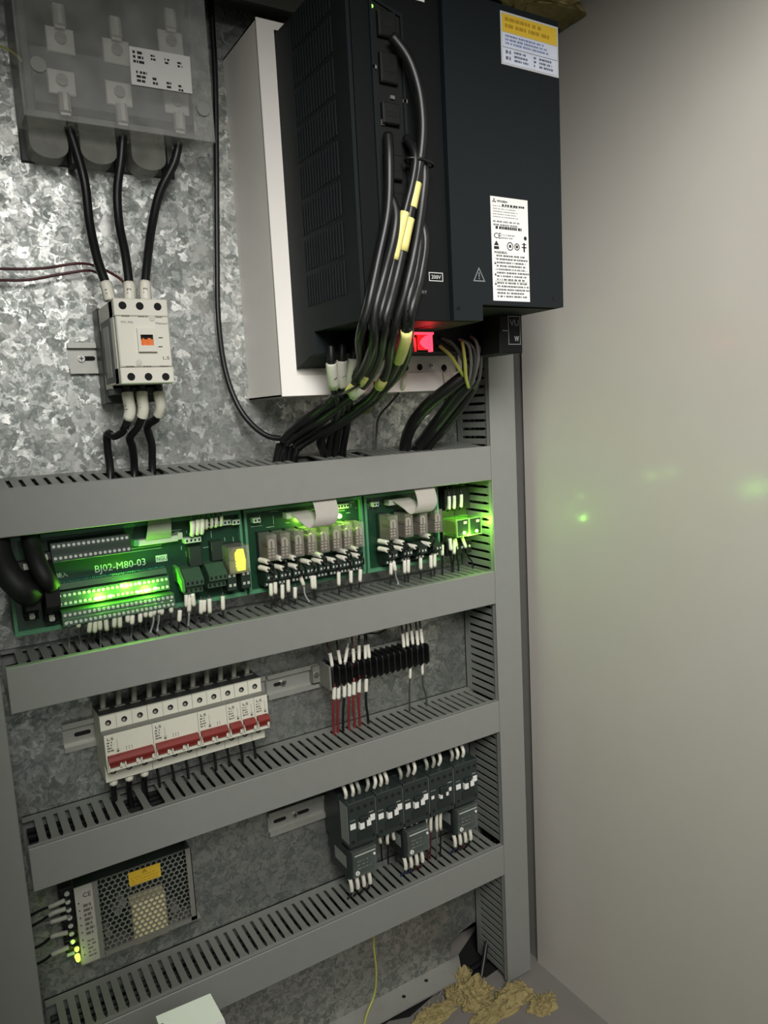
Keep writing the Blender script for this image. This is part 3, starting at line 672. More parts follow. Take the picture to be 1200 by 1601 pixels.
pa('pin_rows', mb, mat('blue green component', S(40,92,92), .4), b1, kind='stuff')
gl = []
for q in ((190,916),(218,912),(150,936),(157,934),(173,932),(216,926),(230,923),(243,920)):
    x, d, z = at(q[0], q[1], 62.5); pa('lamp', MB().ball(x, 62, z, 1.9), led_on, b1, smooth=True); gl.append((x, z))
for x, z in ((gl[2][0]+5, gl[2][1]), (gl[0][0]+6, gl[0][1]), (gl[6][0], gl[6][1])): lamp('lamp_light', (x, 68, z), .17, (.26,1,.06), .004)
for q, s_, h_, w_ in (((148,897),'BJ02-M80-03',8.6,57),((88,905),'输入',4.6,12)):
    x, d, z = at(q[0], q[1], PD+.2); ta('lettering', s_, silk, b1, (x, PD+.2, z+1), h_, w=w_, rot=0.01)
x, d, z = at(244, 880, PD+.2)
k = pa('logo_plate', MB().box(x, x+13.6, PD, PD+.2, z+.5, z+8.6), silk, b1); ta('lettering', 'NGU', mat('dark green print', S(14,46,28), .6), k, (x+1, PD+.35, z+2.2), 4.8, b1, w=11.6)
for zz in (-86.5, -90, -112.5): pa('silkscreen_line', MB().box(-598,-474,PD,PD+.15,zz,zz+.35), silk, b1)
traces(b1, -468, -382, -118, -64, 3, 26)
# ribbon connector
rc0, rc1 = at(216,849,52), at(281,842,52)
k = pa('ribbon_connector', MB().cbox(rc0[0], rc1[0]-2, PD, 52, rc0[2]-4, rc0[2]+3, .6), mat('grey connector shell', S(188,190,180), .4, .2), b1)
pa('latch', MB().box(rc0[0]-5, rc0[0], PD, 54, rc0[2]-3, rc0[2]+4), rail_g, k, b1); pa('latch', MB().box(rc1[0]-2, rc1[0]+3, PD, 54, rc0[2]-2, rc0[2]+6), mat('grey connector shell', S(188,190,180)), k, b1)
def ribbon(label, pts, w, m=None):
    """flat cable: a strip that follows its path, as wide as w along X"""
    P = spline(pts, 6); mb = MB(); n = len(P)
    v = []
    for i, p in enumerate(P):
        ww = w[0]+(w[1]-w[0])*i/(n-1)
        tn = (P[min(i+1,n-1)]-P[max(i-1,0)]).normalized(); nn = tn.cross(Vector((1,0,0)))
        if nn.length < .1: nn = Vector((0,1,0))
        nn.normalize()
        for s in (-1, 1):
            for k in (-.6, .6): v.append(p+Vector((s*ww/2,0,0))+nn*k)
    f = []
    for i in range(n-1):
        a = 4*i; b = a+4
        f += [(a,a+2,b+2,b),(a+1,b+1,b+3,a+3),(a,b,b+1,a+1),(a+2,a+3,b+3,b+2)]
    f += [(0,1,3,2),(4*n-4,4*n-3,4*n-1,4*n-2)]
    o = solo('ribbon_cable', mb.add(v, f), m or mat('grey flat cable', S(132,130,122), .55, var=.06, scale=200), label, 'ribbon cable'); return o
c_ = (rc0[0]+rc1[0])/2-1
ribbon('grey ribbon cable plugged into the long left board', [(c_,53,rc0[2]+2),(c_,60,rc0[2]+12),(c_+2,58,rc0[2]+26),(c_+3,48,rc0[2]+44)], (30,24))
for x, z, w_, h_ in ((-438,-104,15,24),(-410,-101,15,24)): ic(b1, x, z, w_, h_, 13, 'relay_socket', term_d)
# plug-in green terminals right of the lamps
def plug(t, x, z, n, label=None):
    k = pa('plug_terminal', MB().prism([(PD,z+10),(60,z+10),(74,z-2),(74,z-9),(66,z-13),(66,z-19),(PD,z-19)],'x',x,x+n*5.6), term_g, t)
    mb = MB()
    for i in range(n):
        for zz, d in ((z-5.5,74),(z-16,66)): mb.box(x+i*5.6+1.5, x+i*5.6+4.1, d, d+.2, zz-1.8, zz+1.8)
    pa('wire_entries', mb, hole, k, t, kind='stuff'); return k
k = plug(b1, -459, -126, 4); plug(b1, -430, -124, 4)
pa('end_cover', MB().prism([(PD,-113),(56,-114),(74,-127),(74,-140),(62,-132),(PD,-132)],'x',-463.5,-460), mat('bright green lever', S(80,150,66), .4), b1)
for x in (-404,-386):
    mb = MB(); k = pa('screw_terminal', MB().cbox(x,x+12,PD,62,-152,-128,.8), term_d, b1)
    for a in (3.2, 8.8):
        for zz in (-133,-145): pa('screw', MB().box(x+a-1.6,x+a+1.6,62,62.8,zz-1.7,zz+1.7), tin, k, b1)
pins(b1, -420, -68, 6, 5); pins(b1, -388, -69, 2, 5); pins(b1, -449, -84, 4, 5)
for q in ((300,828),(308,826),(315,825)):
    x, d, z = at(q[0], q[1], 60); wire('jumper_wire', [(x,56,z-8),(x,60,z-4),(x+.5,62,z+6),(x+1,58,z+22),(x+1,50,z+36)], 1.4, gw, ORDN[(q[0]-300)//7]+' of the three upright sleeved wires at the top of the long board', 'wire', 'upright wires on the long board', [(.05,.42,3.0,sleeve)])
for i, q in enumerate(((323,818),(331,816),(338,815),(346,813))):
    x, d, z = at(q[0], q[1], 58); wire('jumper_wire', [(x,50,z-8),(x,56,z-5),(x,58,z+3),(x+1,54,z+14),(x+1,48,z+26)], 1.2, gw, ORDN[i]+' of the four short sleeved wires tucked under the top duct over the long board', 'wire', 'short wires under the top duct', [(.1,.42,2.2,sleeve)])

# relays: clear hood over a dark base with a bright contact arch
hood = clear('clear relay hood', S(196,190,176), .22, .12); base_b = mat('brown relay base', S(74,64,54), .5, var=.1); arch_m = mat('silvery relay contact', S(196,190,176), .35, .6)
def make_relay(label, group, w=13.0, h=33.0, d0=PD, d1=77.0, lit=None):
    t = T('relay', label, 'relay', (0,0,0), group)
    part('socket', MB().cbox(-w/2-.8, w/2+.8, 0, 9, -h/2-1, h/2+1, .5), term_d, t)
    D = d1-d0
    part('hood', MB().cbox(-w/2, w/2, 9, D, -h/2, h/2, .8), hood, t)
    part('coil', MB().box(-w/2+1.2, w/2-1.2, 9, D-5, -h/2+1.5, -1).cyl(0, 12, 4, w/2-2.2, D-20), base_b, t)
    n = 8; o_ = [(-4,-1)]+[(-4*math.cos(PI*k/n), 7+4*math.sin(PI*k/n)) for k in range(n+1)]+[(4,-1)]; i_ = [(-1.3,-1)]+[(-1.3*math.cos(PI*k/n), 7+1.3*math.sin(PI*k/n)) for k in range(n+1)]+[(1.3,-1)]
    part('contact_arch', MB().ringplate(o_, i_, 'd', D-5, D-2.5), lit or arch_m, t)
    mb = MB()
    for zz in (-5,-9,-13): mb.box(-4,-1,D-4.6,D-4,zz,zz+2.2).box(1,4,D-4.6,D-4,zz,zz+2.2)
    part('contact_pins', mb, arch_m, t, kind='stuff')
    return t
rl = make_relay('first clear-hooded relay from the left on the eight-relay board', 'relays on the eight-relay board')
b2 = board('middle green board carrying eight relays in a row', -370.5, -199)
b3 = board('right-hand green board carrying four relays', -195.5, -71)
x8 = [-347.9,-329.7,-310.9,-292.8,-274.4,-256.2,-240.0,-222.2]; x4 = [-168.3,-143.6,-119.0,-93.4]
for i, x in enumerate(x8):
    o = rl if i == 0 else copy_tree(rl); o['label'] = ORDN[i]+' clear-hooded relay from the left on the eight-relay board'; move(o, x, PD+.2, -103.2)
for i, x in enumerate(x4):
    o = copy_tree(rl); o['label'] = ORDN[i]+' clear-hooded relay from the left on the four-relay board'; o['group'] = 'relays on the four-relay board'; move(o, x, PD+.2, -100.5)
ry = make_relay('yellow glowing relay near the right end of the long board', None, 26, 33, lit=glow('amber green lit coil', (.85,1,.03,1), 1.5))
move(ry, *at(366,872,58)); ry.location = W(at(366,872,58)[0], PD+.2, at(366,872,58)[2])
part('lamp', MB().prism([(-2,-14),(8,-14),(9,-2),(7,12),(0,12),(-3,-2)],'d',22,33), glow('amber green lit coil', (.85,1,.03,1), 1.5), ry)
lamp('relay_light', (at(366,872,58)[0], 84, at(366,872,58)[2]-8), .006, (.8,1,.1), .004)
def terminals(t, xs, z, lab):
    for i, x in enumerate(xs):
        k = pa('terminal_block', MB().prism([(PD,z+8),(58,z+8),(72,z+1),(72,z-7),(64,z-10),(64,z-16),(PD,z-16)],'x',x-8,x+8), term_d, t)
        mb = MB()
        for a in (-5,0,5): mb.box(x+a-1.2,x+a+1.2,72,72.4,z-4.6,z-1.6).box(x+a-1.2,x+a+1.2,64,64.4,z-14.4,z-11.6)
        pa('screw_heads', mb, tin, k, t, kind='stuff')
terminals(b2, [x-1 for x in x8], -138, ''); terminals(b3, [x-1 for x in x4], -137, '')
for t, x0, z in ((b2,-360,-70),(b3,-185,-69)): pins(t, x0, z, 2, 4.6)
pins(b2, -257, -66, 8, 4.4, 10); pins(b3, -98, -66, 4, 4.6, 10)
traces(b2, -362, -205, -84, -62, 5, 26); traces(b3, -190, -80, -82, -62, 6, 18)
for q in ((474,814),(531,807)):
    x, d, z = at(q[0], q[1], 46); pa('lamp', MB().ball(x, 45, z, 3.4), led_on, b2, smooth=True); lamp('lamp_light', (x, 54, z), .05, (.45,1,.1), .004)
# shrouded headers and the two grey ribbons that dip in front of the relays
for t, x, lab in ((b2,-290,'grey ribbon cable dipping over the middle board'),(b3,-134,'grey ribbon cable dipping over the right-hand board')):
    k = pa('ribbon_connector', MB().cbox(x-26, x+10, PD, 54, -73, -65, .6), mat('grey connector shell', S(188,190,180)), t)
    ribbon(lab, [(x-6,55,-66),(x-2,72,-74),(x+14,88,-83) if 0 else (x+8,80,-84),(x+16,86,-72),(x+18,76,-50),(x+18,60,-36)], (30,34), mat('pale flat cable', S(168,164,154), .5, var=.05, scale=200))
# plug-in sleeves that bulge out between relays and terminals, each with its black loop
def bulge(px_, py_, label, group, lp=1):
    x, d, z = at(px_, py_, 70)
    pts = [(x-5,52,z+1),(x-2,60,z+.6),(x+1,70,z-.2),(x+4,79,z-2.5),(x+6,77,z-9),(x+4,68,z-14),(x+2,60,z-13)]
    o = wire('jumper_wire', pts, 1.3, blackwire, label, 'wire', group, [(.08,.38,3.5,sleeve)], 6); return o
bl = [(416,878),(416,890),(439,888),(461,886),(481,879),(499,878),(519,876),(537,873),(557,869),(437,873),(457,872),(499,868),(538,862),(555,858)]
for i, q in enumerate(sorted(bl)): bulge(q[0], q[1], f'{ORDN[i]} sleeved jumper from the left under the eight relays', 'jumpers under the eight relays')
bl = [(603,848),(603,860),(627,848),(625,858),(647,855),(668,838),(669,851)]
for i, q in enumerate(sorted(bl)): bulge(q[0], q[1], f'{ORDN[i]} sleeved jumper from the left under the four relays', 'jumpers under the four relays')

# sleeved wires from a terminal down into the duct below
def drops(items, where, group, D0, D1, r=1.3, sr=2.7, cols=None, cat='wire', txt=None):
    for i, it in enumerate(items):
        x0, y0, y1, x2, y2 = it[:5]; m = it[5] if len(it) > 5 else gw
        y0 += 0; P = px((x0, y0-5, D0-4), (x0, y0, D0), (x0+(x2-x0)*.35, y1, D0), ((x0+x2)/2, (y1+y2)/2, (D0+D1)/2), (x2, y2, D1), (x2+1, y2+16, D1))
        Q = spline(P, 5); L = [0]
        for a, b in zip(Q, Q[1:]): L.append(L[-1]+(b-a).length)
        wire('wire', P, r, m, f'{ORDN[i]} {where}', cat, group, [(L[5]/L[-1], L[10]/L[-1], sr, it[6] if len(it) > 6 else sleeve)])
s2 = mat('greenish white sleeve', S(190,196,170), .5, var=.08, scale=300)
drops([(106,968,978,108,1004,lgw,s2),(121,968,980,126,1004,lgw,s2),(141,970,988,136,1004,gw,s2),(149,970,988,146,1004,gw,s2),(156,966,984,157,1000,lgw,s2),(165,964,985,170,999,gw,s2),(179,962,980,177,996,lgw,s2),(187,962,980,188,994,gw,s2),(199,951,972,200,990),(207,962,975,205,990,lgw),(219,958,972,219,988),(227,946,964,228,986),(235,945,964,236,986),(243,943,961,235,990,pale_ink),(250,946,958,246,984,pale_ink),(253,941,960,252,984),(267,938,957,268,982)],
      'sleeved wire from the left under the long board', 'wires under the long board', 68, 44)
drops([(281,954,971,278,988),(291,930,948,292,976),(296,934,956,294,980,pale_ink),(301,928,947,306,974),(314,938,959,314,976),(319,938,956,318,976),(327,936,958,329,974),(348,932,953,349,968)],
      'sleeved wire from the left under the plug terminals of the long board', 'wires under the plug terminals', 64, 44)
drops([(423,912,931,425,950),(430,910,928,431,948),(441,914,936,442,950,lgw),(450,906,925,452,944),(461,918,935,461,945),(469,900,915,484,944,pale_ink),(487,900,920,492,938),(491,900,920,494,936),(529,894,915,530,928),(548,892,911,549,922),(563,890,909,561,920)],
      'sleeved wire from the left under the eight-relay board', 'wires under the eight-relay board', 64, 44)
drops([(611,880,898,610,915),(615,878,892,622,912,pale_ink),(632,876,896,633,912),(638,875,895,638,910),(657,872,890,658,906),(673,868,888,674,900),(679,866,886,679,899)],
      'sleeved wire from the left under the four-relay board', 'wires under the four-relay board', 64, 44)

# ------------------------------------------------------------------ two socket relays glowing green at the right
glass_g = clear('green tinted relay hood', S(120,200,70), .30, .2); face_d = mat('dark green relay face', S(46,76,40), .4)
def make_cube(label):
    t = T('glowing_relay', label, 'relay', (0,0,0), 'glowing relays on sockets')
    part('hood', MB().cbox(0, 22, 0, 34, 0, 25.5, .6), glass_g, t)
    part('core', MB().box(2.5, 19.5, 0, 28, 3, 22), mat('dull coil', S(120,124,70), .5), t)
    part('face_plate', MB().box(1.2, 20.8, 34, 34.4, 1.2, 24.3), face_d, t)
    part('edge_frame', MB().ringplate([(-.2,-.2),(22.2,-.2),(22.2,25.7),(-.2,25.7)],[(.9,.9),(21.1,.9),(21.1,24.6),(.9,24.6)],'d',33.2,35), mat('pale green edge', S(170,226,120), .4), t)
    part('rating_window', MB().box(12.5, 18.5, 34.4, 34.9, 18, 22), mat('pale window', S(228,236,190), .4), t)
    part('lamp', MB().ball(13, 34, 5, 2.6), led_on, t, smooth=True)
    return t
c0 = make_cube('left of the two green glowing relays beside the upright duct'); c1 = copy_tree(c0); c1['label'] = 'right of the two green glowing relays beside the upright duct'
move(c0, -61.3, 41, -128.5); move(c1, -38.2, 41, -128.5)
for i, x in enumerate((-61.3, -38.2)):
    t = T('relay_socket', ('left','right')[i]+' black relay socket behind a green glowing relay', 'relay socket', (x, 0, -160), 'relay sockets')
    pa('body', MB().cbox(x-.4, x+22.4, 4, 40.8, -160, -60, 1), black, t)
    k = pa('lower_step', MB().cbox(x-.4, x+22.4, 40.8, 50, -160, -140, .8), black, t); pa('upper_step', MB().cbox(x-.4, x+22.4, 40.8, 50, -92, -60, .8), black, t)
    for a in (4, 11, 18): pa('screw', MB().cyl(x+a, 50, -150, 2, .8, n=8), tin, k, t)
for x, d, z in ((-38, 79, -130), (-9, 66, -112)): lamp('relay_light', (x, d, z), .08, (.35,1,.08), .004)
for x in (-50, -27): lamp('relay_light', (x, 72, -105.5), .03, (.4,1,.1), .003)
lamp('relay_light', (-52, 62, -96), .012, (.4,1,.1), .004)
for i, q in enumerate(((701,785),(709,784),(720,782))):
    x, d, z = at(q[0], q[1], 56); wire('wire', [(x,52,z-14),(x,56,z-9),(x+.5,57,z+8),(x+1,52,z+24),(x+1,46,z+40)], 1.3, blackwire, ORDN[i]+' sleeved wire from the left above the glowing relays', 'wire', 'wires above the glowing relays', [(.1,.42,2.6,sleeve)])
drops([(691,852,868,691,886,blackwire),(703,842,860,706,884,blackwire),(710,844,866,708,882,blackwire),(711,842,854,716,882,blackwire),(722,840,856,738,880,blackwire)],
      'sleeved wire from the left under the glowing relays', 'wires under the glowing relays', 56, 40)
# two dark cable plugs at the left end of the long board
dkc = mat('black moulded plug', S(12,14,13), .6, var=.1, spec=.3)
for i, (qa, qb, q) in enumerate((((40,880),(48,965),0),((68,866),(80,968),1))):
    a, b = at(qa[0], qa[1], 50), at(qb[0], qb[1], 50); x = (a[0]+b[0])/2
    z0, z1 = b[2]+6, a[2]-6; zc = (z0+z1)/2
    t = T('cable_plug', ('left','right')[i]+' black cable plug standing on the left end of the long board', 'plug', (x, PD, z0-8), 'black cable plugs')
    pa('shell', MB().prism([(PD,z0-8),(PD,z1+8),(56,z1+8),(58,z1),(80,z1-12),(92,zc+10),(92,zc-14),(80,z0+12),(58,z0),(56,z0-8)],'x',x-7,x+7), dkc, t)
    for zz in (z0-3, z1+3): pa('screw', MB().cyl(x, 57, zz, 3, 5, n=10).box(x-2.6,x+2.6,56,59,zz-3.4,zz+3.4), mat('pale screw', S(190,188,176)), t)
    wire('plug_cable', [(x,84,zc+2),(x-7,97,zc+8),(x-18,93,zc+24),(x-25,74,zc+46),(x-25,52,zc+76)] if i == 0 else [(x,84,zc+8),(x-4,96,zc+15),(x-10,90,zc+31),(x-12,70,zc+50),(x-12,48,zc+80)], (13,9.5)[i], dkc, ('left','right')[i]+' thick black cable bending up from a plug on the long board', 'cable', 'plug cables', (), 12)

# ------------------------------------------------------------------ breakers: six units, eleven poles
mcb_m = mat('off white breaker plastic', S(206,204,188), .48, var=.05, scale=90, bump=.02); mcb_top = mat('grey breaker edge', S(120,120,112), .5, var=.08)
tog = mat('brick red toggle', S(122,38,31), .42, var=.05); darkcap = mat('dark clamp comb', S(44,46,44), .5, var=.1)
BZ, PW = -315.5, 18.1
def breaker(poles, label):
    t = T('breaker', label, 'breaker', (0, 0, 0)); w = poles*PW-.5
    side = [(7,-38),(48,-40),(52,-40),(52,-19),(70,-19.5),(70,24.2),(52,23),(52,40),(48,40.5),(7,38)]
    pa('body', MB().prism(side, 'x', 0, w), mcb_m, t)
    pa('shoulder', MB().prism([(52,23.2),(69.6,24.5),(69.6,24),(52,22)], 'x', .2, w-.2), mcb_top, t)
    pa('dark_top', MB().box(0, w, 12, 49, 40.5, 41.5), darkcap, t)
    for i in range(poles):
        x = (i+.5)*PW
        for z, r in ((31.5,3.4),(-28.5,3.4)):
            k = pa('terminal_hole', MB().cyl(x, 51.6, z, r, .7, n=14), hole, t)
            pa('clamp_screw', MB().cyl(x-.5, 52.2, z-.6, 1.9, .3, n=8), mat('dull screw head', S(150,148,140)), k, t)
        pa('clamp_plate', MB().box(x-6, x+6, 30, 34, 41.4, 42.2), mat('grey clamp', S(150,150,142), .4, .5), t)
        if i: pa('pole_seam', MB().box(i*PW-.2, i*PW+.2, 51.8, 52.2, 23.6, 40), mcb_top, t)
        pa('toggle_foot', MB().box(i*PW+2.6, (i+1)*PW-3.4, 70, 75, -13.5, -5), tog, t)
        pa('toggle_post', MB().box((i+1)*PW-4.6, (i+1)*PW-2.2, 70, 76.5, -14.5, -6).box(i*PW+.8, i*PW+2.2, 70, 76.5, -14.5, -6), mcb_m, t)
    pa('toggle', MB().prism([(70,-.5),(76,-1.5),(79,-5),(78,-8.5),(70,-7)], 'x', 1.4, w-1.4), tog, t)
    pa('toggle_rail', MB().prism([(70,-12.5),(72,-13.5),(72,-19.4),(70,-19.4)], 'x', 0, w), mcb_m, t)
    ta('lettering', 'LS', ink, t, (2.4, 70.3, 17.4), 3.2, w=7)
    pa('print', print_lines(2.2, 9, 3, 16, 70, 4, poles*7, .95, .55), mat('brown grey print', S(96,92,84)), t, kind='stuff')
    pa('symbol', MB().box(13.5,13.8,70,70.2,5,17).box(12,15.4,70,70.2,5,5.4).box(12.4,15,70,70.2,1.5,4), mat('brown grey print', S(96,92,84)), t)
    if poles > 1:
        mb = MB()
        for k in range(poles): mb.box(23+k*3,23.5+k*3,70,70.2,1.5,6)
        pa('pole_marks', mb, mat('brown grey print', S(96,92,84)), t)
    return t
x = -566.2; names = ('leftmost three-pole breaker with a long red toggle bar','second three-pole breaker from the left, beside the two-pole one','two-pole breaker with a red toggle between three-pole and single breakers',
                     'first of the three single-pole breakers, next to the two-pole one','middle one of the three single-pole breakers','rightmost single-pole breaker at the end of the row')
for n_, lab in zip((3,3,2,1,1,1), names):
    o = breaker(n_, lab); move(o, x, 0, BZ); x += n_*PW
gs = mat('grey marker sleeve', S(150,150,138), .5, var=.08, scale=300)
for i in range(11):
    X = -566.2+(i+.5)*PW
    wire('breaker_wire', [(X,26,-278),(X,27,-272),(X+1,27,-256),(X+1,24,-240),(X+2,22,-226)], 2.2, blackwire, ORDN[i]+' wire from the left entering the breakers from above', 'wire', 'wires above the breakers', [(.06,.52,3.4,gs)])
for i in range(11):
    X = -566.2+(i+.5)*PW; big = i < 3
    wire('breaker_wire', [(X,24 if not big else 38,-350),(X,27 if not big else 44,-357),(X,30 if not big else 42,-368),(X+1,30,-382),(X+2,28,-412)], 3.6 if big else 1.8, blackwire, ORDN[i]+' wire from the left leaving the breakers below', 'wire', 'wires below the breakers', [(.02,.22,5.2 if big else 2.4,sleeve if big else gs, ('1','2','3')[i] if big else '')])

# ------------------------------------------------------------------ black terminal row
tb = mat('black terminal plastic', S(15,16,16), .45, var=.15)
NT = 17; TX0, TX1 = -262.0, -92.0; TP = (TX1-TX0)/NT
t = T('end_clamp', 'grey end clamp with a screw at the left of the black terminal row', 'clamp', (TX0-11, 0, -318))
pa('body', MB().cbox(TX0-3.5, TX0-.3, 2, 45, -320, -286, .6).box(TX0-14, TX0-3.5, 2, 14, -316, -292), mat('grey clamp body', S(120,120,112), .45, .2), t)
pa('screw', MB().cyl(TX0-9, 14, -304, 4, 2, n=12).box(TX0-12,TX0-6,16,16.3,-304.6,-303.4), steel, t)
def terminal(label):
    t = T('terminal', label, 'terminal', (0,0,0), 'black terminals on the rail')
    pa('body', MB().box(0, TP-.5, 2, 30, -12, 11), tb, t)
    pa('barrier', MB().prism([(2,14),(46,16),(48,13),(48,-10),(40,-17),(30,-14),(2,-14)], 'x', 0, 1.8), tb, t)
    for z in (7, -7): pa('screw', MB().cyl(TP*.55, 30, z, 3, 1.2, n=10), mat('dull screw head', S(150,148,140)), t)
    return t
t0 = terminal('')
for i in range(NT):
    o = t0 if i == 0 else copy_tree(t0)
    o['label'] = ORDN[i]+' black terminal from the left in the black terminal row'; move(o, TX0+i*TP, 0, -303.5)
redw = mat('red wire', S(120,34,34), .45); blu = mat('blue wire', S(34,44,92), .45)
for i, (x0, y0, y1, x2, y2, m) in enumerate(((519,1042,1024,510,1000,mar),(532,1038,1025,525,995,blackwire),(539,1036,1022,546,990,pale_ink),(553,1035,1019,550,994,mar),(561,1031,1014,561,988,blackwire),(571,1029,1015,570,990,blackwire),(577,1027,1012,572,990,blackwire),(631,1011,996,627,972,gw),(637,1010,994,634,968,gw),(645,1007,991,640,966,gw),(653,1009,995,649,962,gw),(660,1006,992,655,960,gw))):
    P = px((x0,y0+8,34),(x0,y0,36),((x0*2+x2)/3,y1,34),(x2,y2,28),(x2,y2-26,24))
    wire('wire', P, 1.5, m, ORDN[i]+' sleeved wire from the left above the black terminal row', 'wire', 'wires above the black terminals', [(.12,.40,2.6,sleeve)])
wire('wire', px((561,992,30),(572,990,36),(590,990,36),(601,985,32),(606,975,28)), 1.5, blackwire, 'black wire running sideways under the duct above the black terminals')
for i, (x0, y0, y1, x2, y2, m) in enumerate(((522,1075,1087,521,1132,redw),(529,1073,1085,528,1136,redw),(538,1070,1087,536,1134,blackwire),(546,1068,1083,545,1132,redw),(553,1066,1080,554,1130,redw),(561,1062,1076,562,1126,redw),(572,1061,1075,575,1124,blackwire),(641,1042,1054,640,1102,gw),(660,1037,1047,666,1092,gw))):
    P = px((x0,y0-6,34),(x0,y0,36),(x0,y1,36),((x0*2+x2)/3-1,(y1+y2)/2,34),(x2,y2-2,28),(x2+1,y2+18,26))
    wire('wire', P, 1.9 if i < 7 else 1.4, m, ORDN[i]+' sleeved wire from the left below the black terminal row', 'wire', 'wires below the black terminals', [(.06,.27,3.0 if i < 7 else 2.2,sleeve)])

# ------------------------------------------------------------------ five dark contactors with three overload relays
ctm = mat('dark slate contactor plastic', S(32,39,37), .45, var=.07); ct2 = mat('slate front plastic', S(40,48,45), .45, var=.06)
def small_contactor(label, full=True):
    t = T('contactor', label, 'contactor', (0,0,0), 'dark contactors'); w = 44.6
    pa('body', MB().cbox(0, w, 8, 52, -42, 32, .8), ctm, t)
    pa('front', MB().cbox(.6, w-.6, 52, 80, -36, 30, 1), ct2, t)
    pa('side_label', MB().box(.2, .55, 56, 78, -30, 26), mat('pale grey side label', S(128,132,126), .5), t)
    for i in range(4):
        x = 6+i*10.8
        pa('terminal_hole', MB().cyl(x, 79.8, 20, 2.7, .6, n=10), hole, t)
    for x in (6, 38.5): pa('terminal_hole', MB().cyl(x, 79.8, -27, 2.5, .6, n=10), hole, t)
    pa('actuator', MB().cbox(17, 30, 80, 84, -8, 6, .6), ctm, t)
    for x, z, a, h_ in ((2.5,-8,8.5,8),(15.5,-9.5,7,8.5),(26.5,-8,6.5,8.5),(34.5,-5,7.5,9)):
        if not full: h_ *= .6; a *= .6
        pa('marker_plate', MB().box(x, x+a, 80, 85 if 14 < x < 30 else 80.7, z, z+h_), white, t)
    for x0, z0, wd in ((2.5,3.5,9),(33,7,9),(15,-20,20)): pa('print', print_lines(x0,x0+wd,z0,z0+2,80,1,int(x0*3),.9,.7), mat('mid grey lettering', S(150,154,150), .6), t, kind='stuff')
    pa('lower_plate', MB().box(13, 37, 80, 81, -27, -15), ctm, t)
    return t
def overload(label):
    t = T('overload_relay', label, 'overload relay', (0,0,0), 'overload relays'); w = 42.0
    pa('body', MB().cbox(0, w, 14, 72, -44, 0, .8), ctm, t)
    pa('side_label', MB().box(-.3, 0, 30, 64, -30, -12).box(-.4,-.3,34,60,-22,-20), mat('pale grey side label', S(128,132,126)), t)
    c = pa('front_window', MB().cbox(3, w-.5, 72, 79, -40, -2, .8), clear('smoked relay window', S(96,104,98), .55, .15), t)
    pa('reflector_edge', MB().box(6, w-3, 79, 79.5, -8, -6.6), mat('pale edge', S(190,192,184), .3), c, t)
    pa('dial', MB().cyl(9, 79, -33, 3.2, 1.2, n=14), white, t); pa('dial_slot', MB().box(8.6,9.4,80.2,80.5,-35,-31), ink, t)
    pa('test_button', MB().cyl(37, 79, -13, 1.8, 1.4, n=10), white, t)
    pa('print', print_lines(10, 34, -30, -14, 78.8, 3, 9, .8, .4), mat('mid grey lettering', S(150,154,150)), t, kind='stuff')
    return t
CX0 = -268.4; names = ('leftmost dark contactor, with the pale label on its open side','second dark contactor from the left, with nothing mounted below','middle dark contactor, above the second overload relay','fourth dark contactor from the left, with the small white flags','rightmost dark contactor beside the upright duct')
p0 = small_contactor(''); p3 = small_contactor('', False)
for i, lab in enumerate(names):
    o = p0 if i == 0 else p3 if i == 3 else copy_tree(p0); o['label'] = lab; move(o, CX0+i*45.2, 0, -501.5)
v0 = overload('')
for i, (k, lab) in enumerate(((0,'left overload relay with a white dial, under the leftmost dark contactor'),(2,'middle overload relay with a white dial, behind small wires'),(4,'right overload relay with a white dial, beside the upright duct'))):
    o = v0 if i == 0 else copy_tree(v0); o['label'] = lab; move(o, CX0+k*45.2+1, 0, -543.8+(0,-2,1)[i])
rnd = random.Random(4)
for c in range(5):
    for k in range(3 if c else 4):
        X = CX0+c*45.2+6+k*10.8; j = rnd.uniform(-3,3); L_ = c*3+k+(1 if c else 0)
        wire('wire', [(X,60,-476),(X+j*.2,66,-468),(X+j,68,-458),(X+j*1.5,56,-446),(X+j*2,36,-434),(X+j*2,26,-420)], 1.5, blackwire, ORDN[L_]+' sleeved wire from the left above the dark contactors', 'wire', 'wires above the dark contactors', [(.10,.38,2.7,(gs,sleeve)[rnd.random() < .4])])
for j, (k, zz) in enumerate(((0,-588),(2,-590),(4,-587))):
    for i in range(4):
        X = CX0+k*45.2+3+i*10; m = ((blackwire,blackwire,blackwire,blackwire),(blu,blu,mar,mar),(blu,blackwire,mar,blackwire))[j][i]
        wire('wire', [(X,64,zz+2),(X+.5,68,zz-3),(X+1.5,69,zz-16),(X+2.5,62,zz-30),(X+3,50,-632),(X+3,46,-650)], 1.5, m, ORDN[i]+' sleeved wire from the left under the '+('left','middle','right')[j]+' overload relay', 'wire', 'wires under the '+('left','middle','right')[j]+' overload relay', [(.06,.33,2.9,sleeve)])
for i, (x0, y0, y1, x2, y2, m) in enumerate(((594,1302,1310,596,1330,blackwire),(606,1300,1312,606,1335,blackwire),(615,1293,1303,618,1330,blackwire),(632,1290,1304,630,1320,blackwire),(643,1286,1298,640,1318,blackwire),(651,1282,1293,648,1315,blackwire),(666,1276,1288,668,1330,mar),(674,1273,1286,672,1335,mar),(683,1268,1282,683,1346,lgw),(689,1266,1280,688,1340,blackwire))):
    P = px((x0,y0-6,62),(x0,y0,66),(x0-1,y1,66),((x0+x2)/2,(y1+y2)/2,60),(x2,y2,46),(x2+1,y2+16,40))
    wire('wire', P, 1.4, m, ORDN[i]+' sleeved wire from the left hanging below the middle contactors', 'wire', 'wires below the middle contactors', [(.06,.32,2.6,sleeve)])

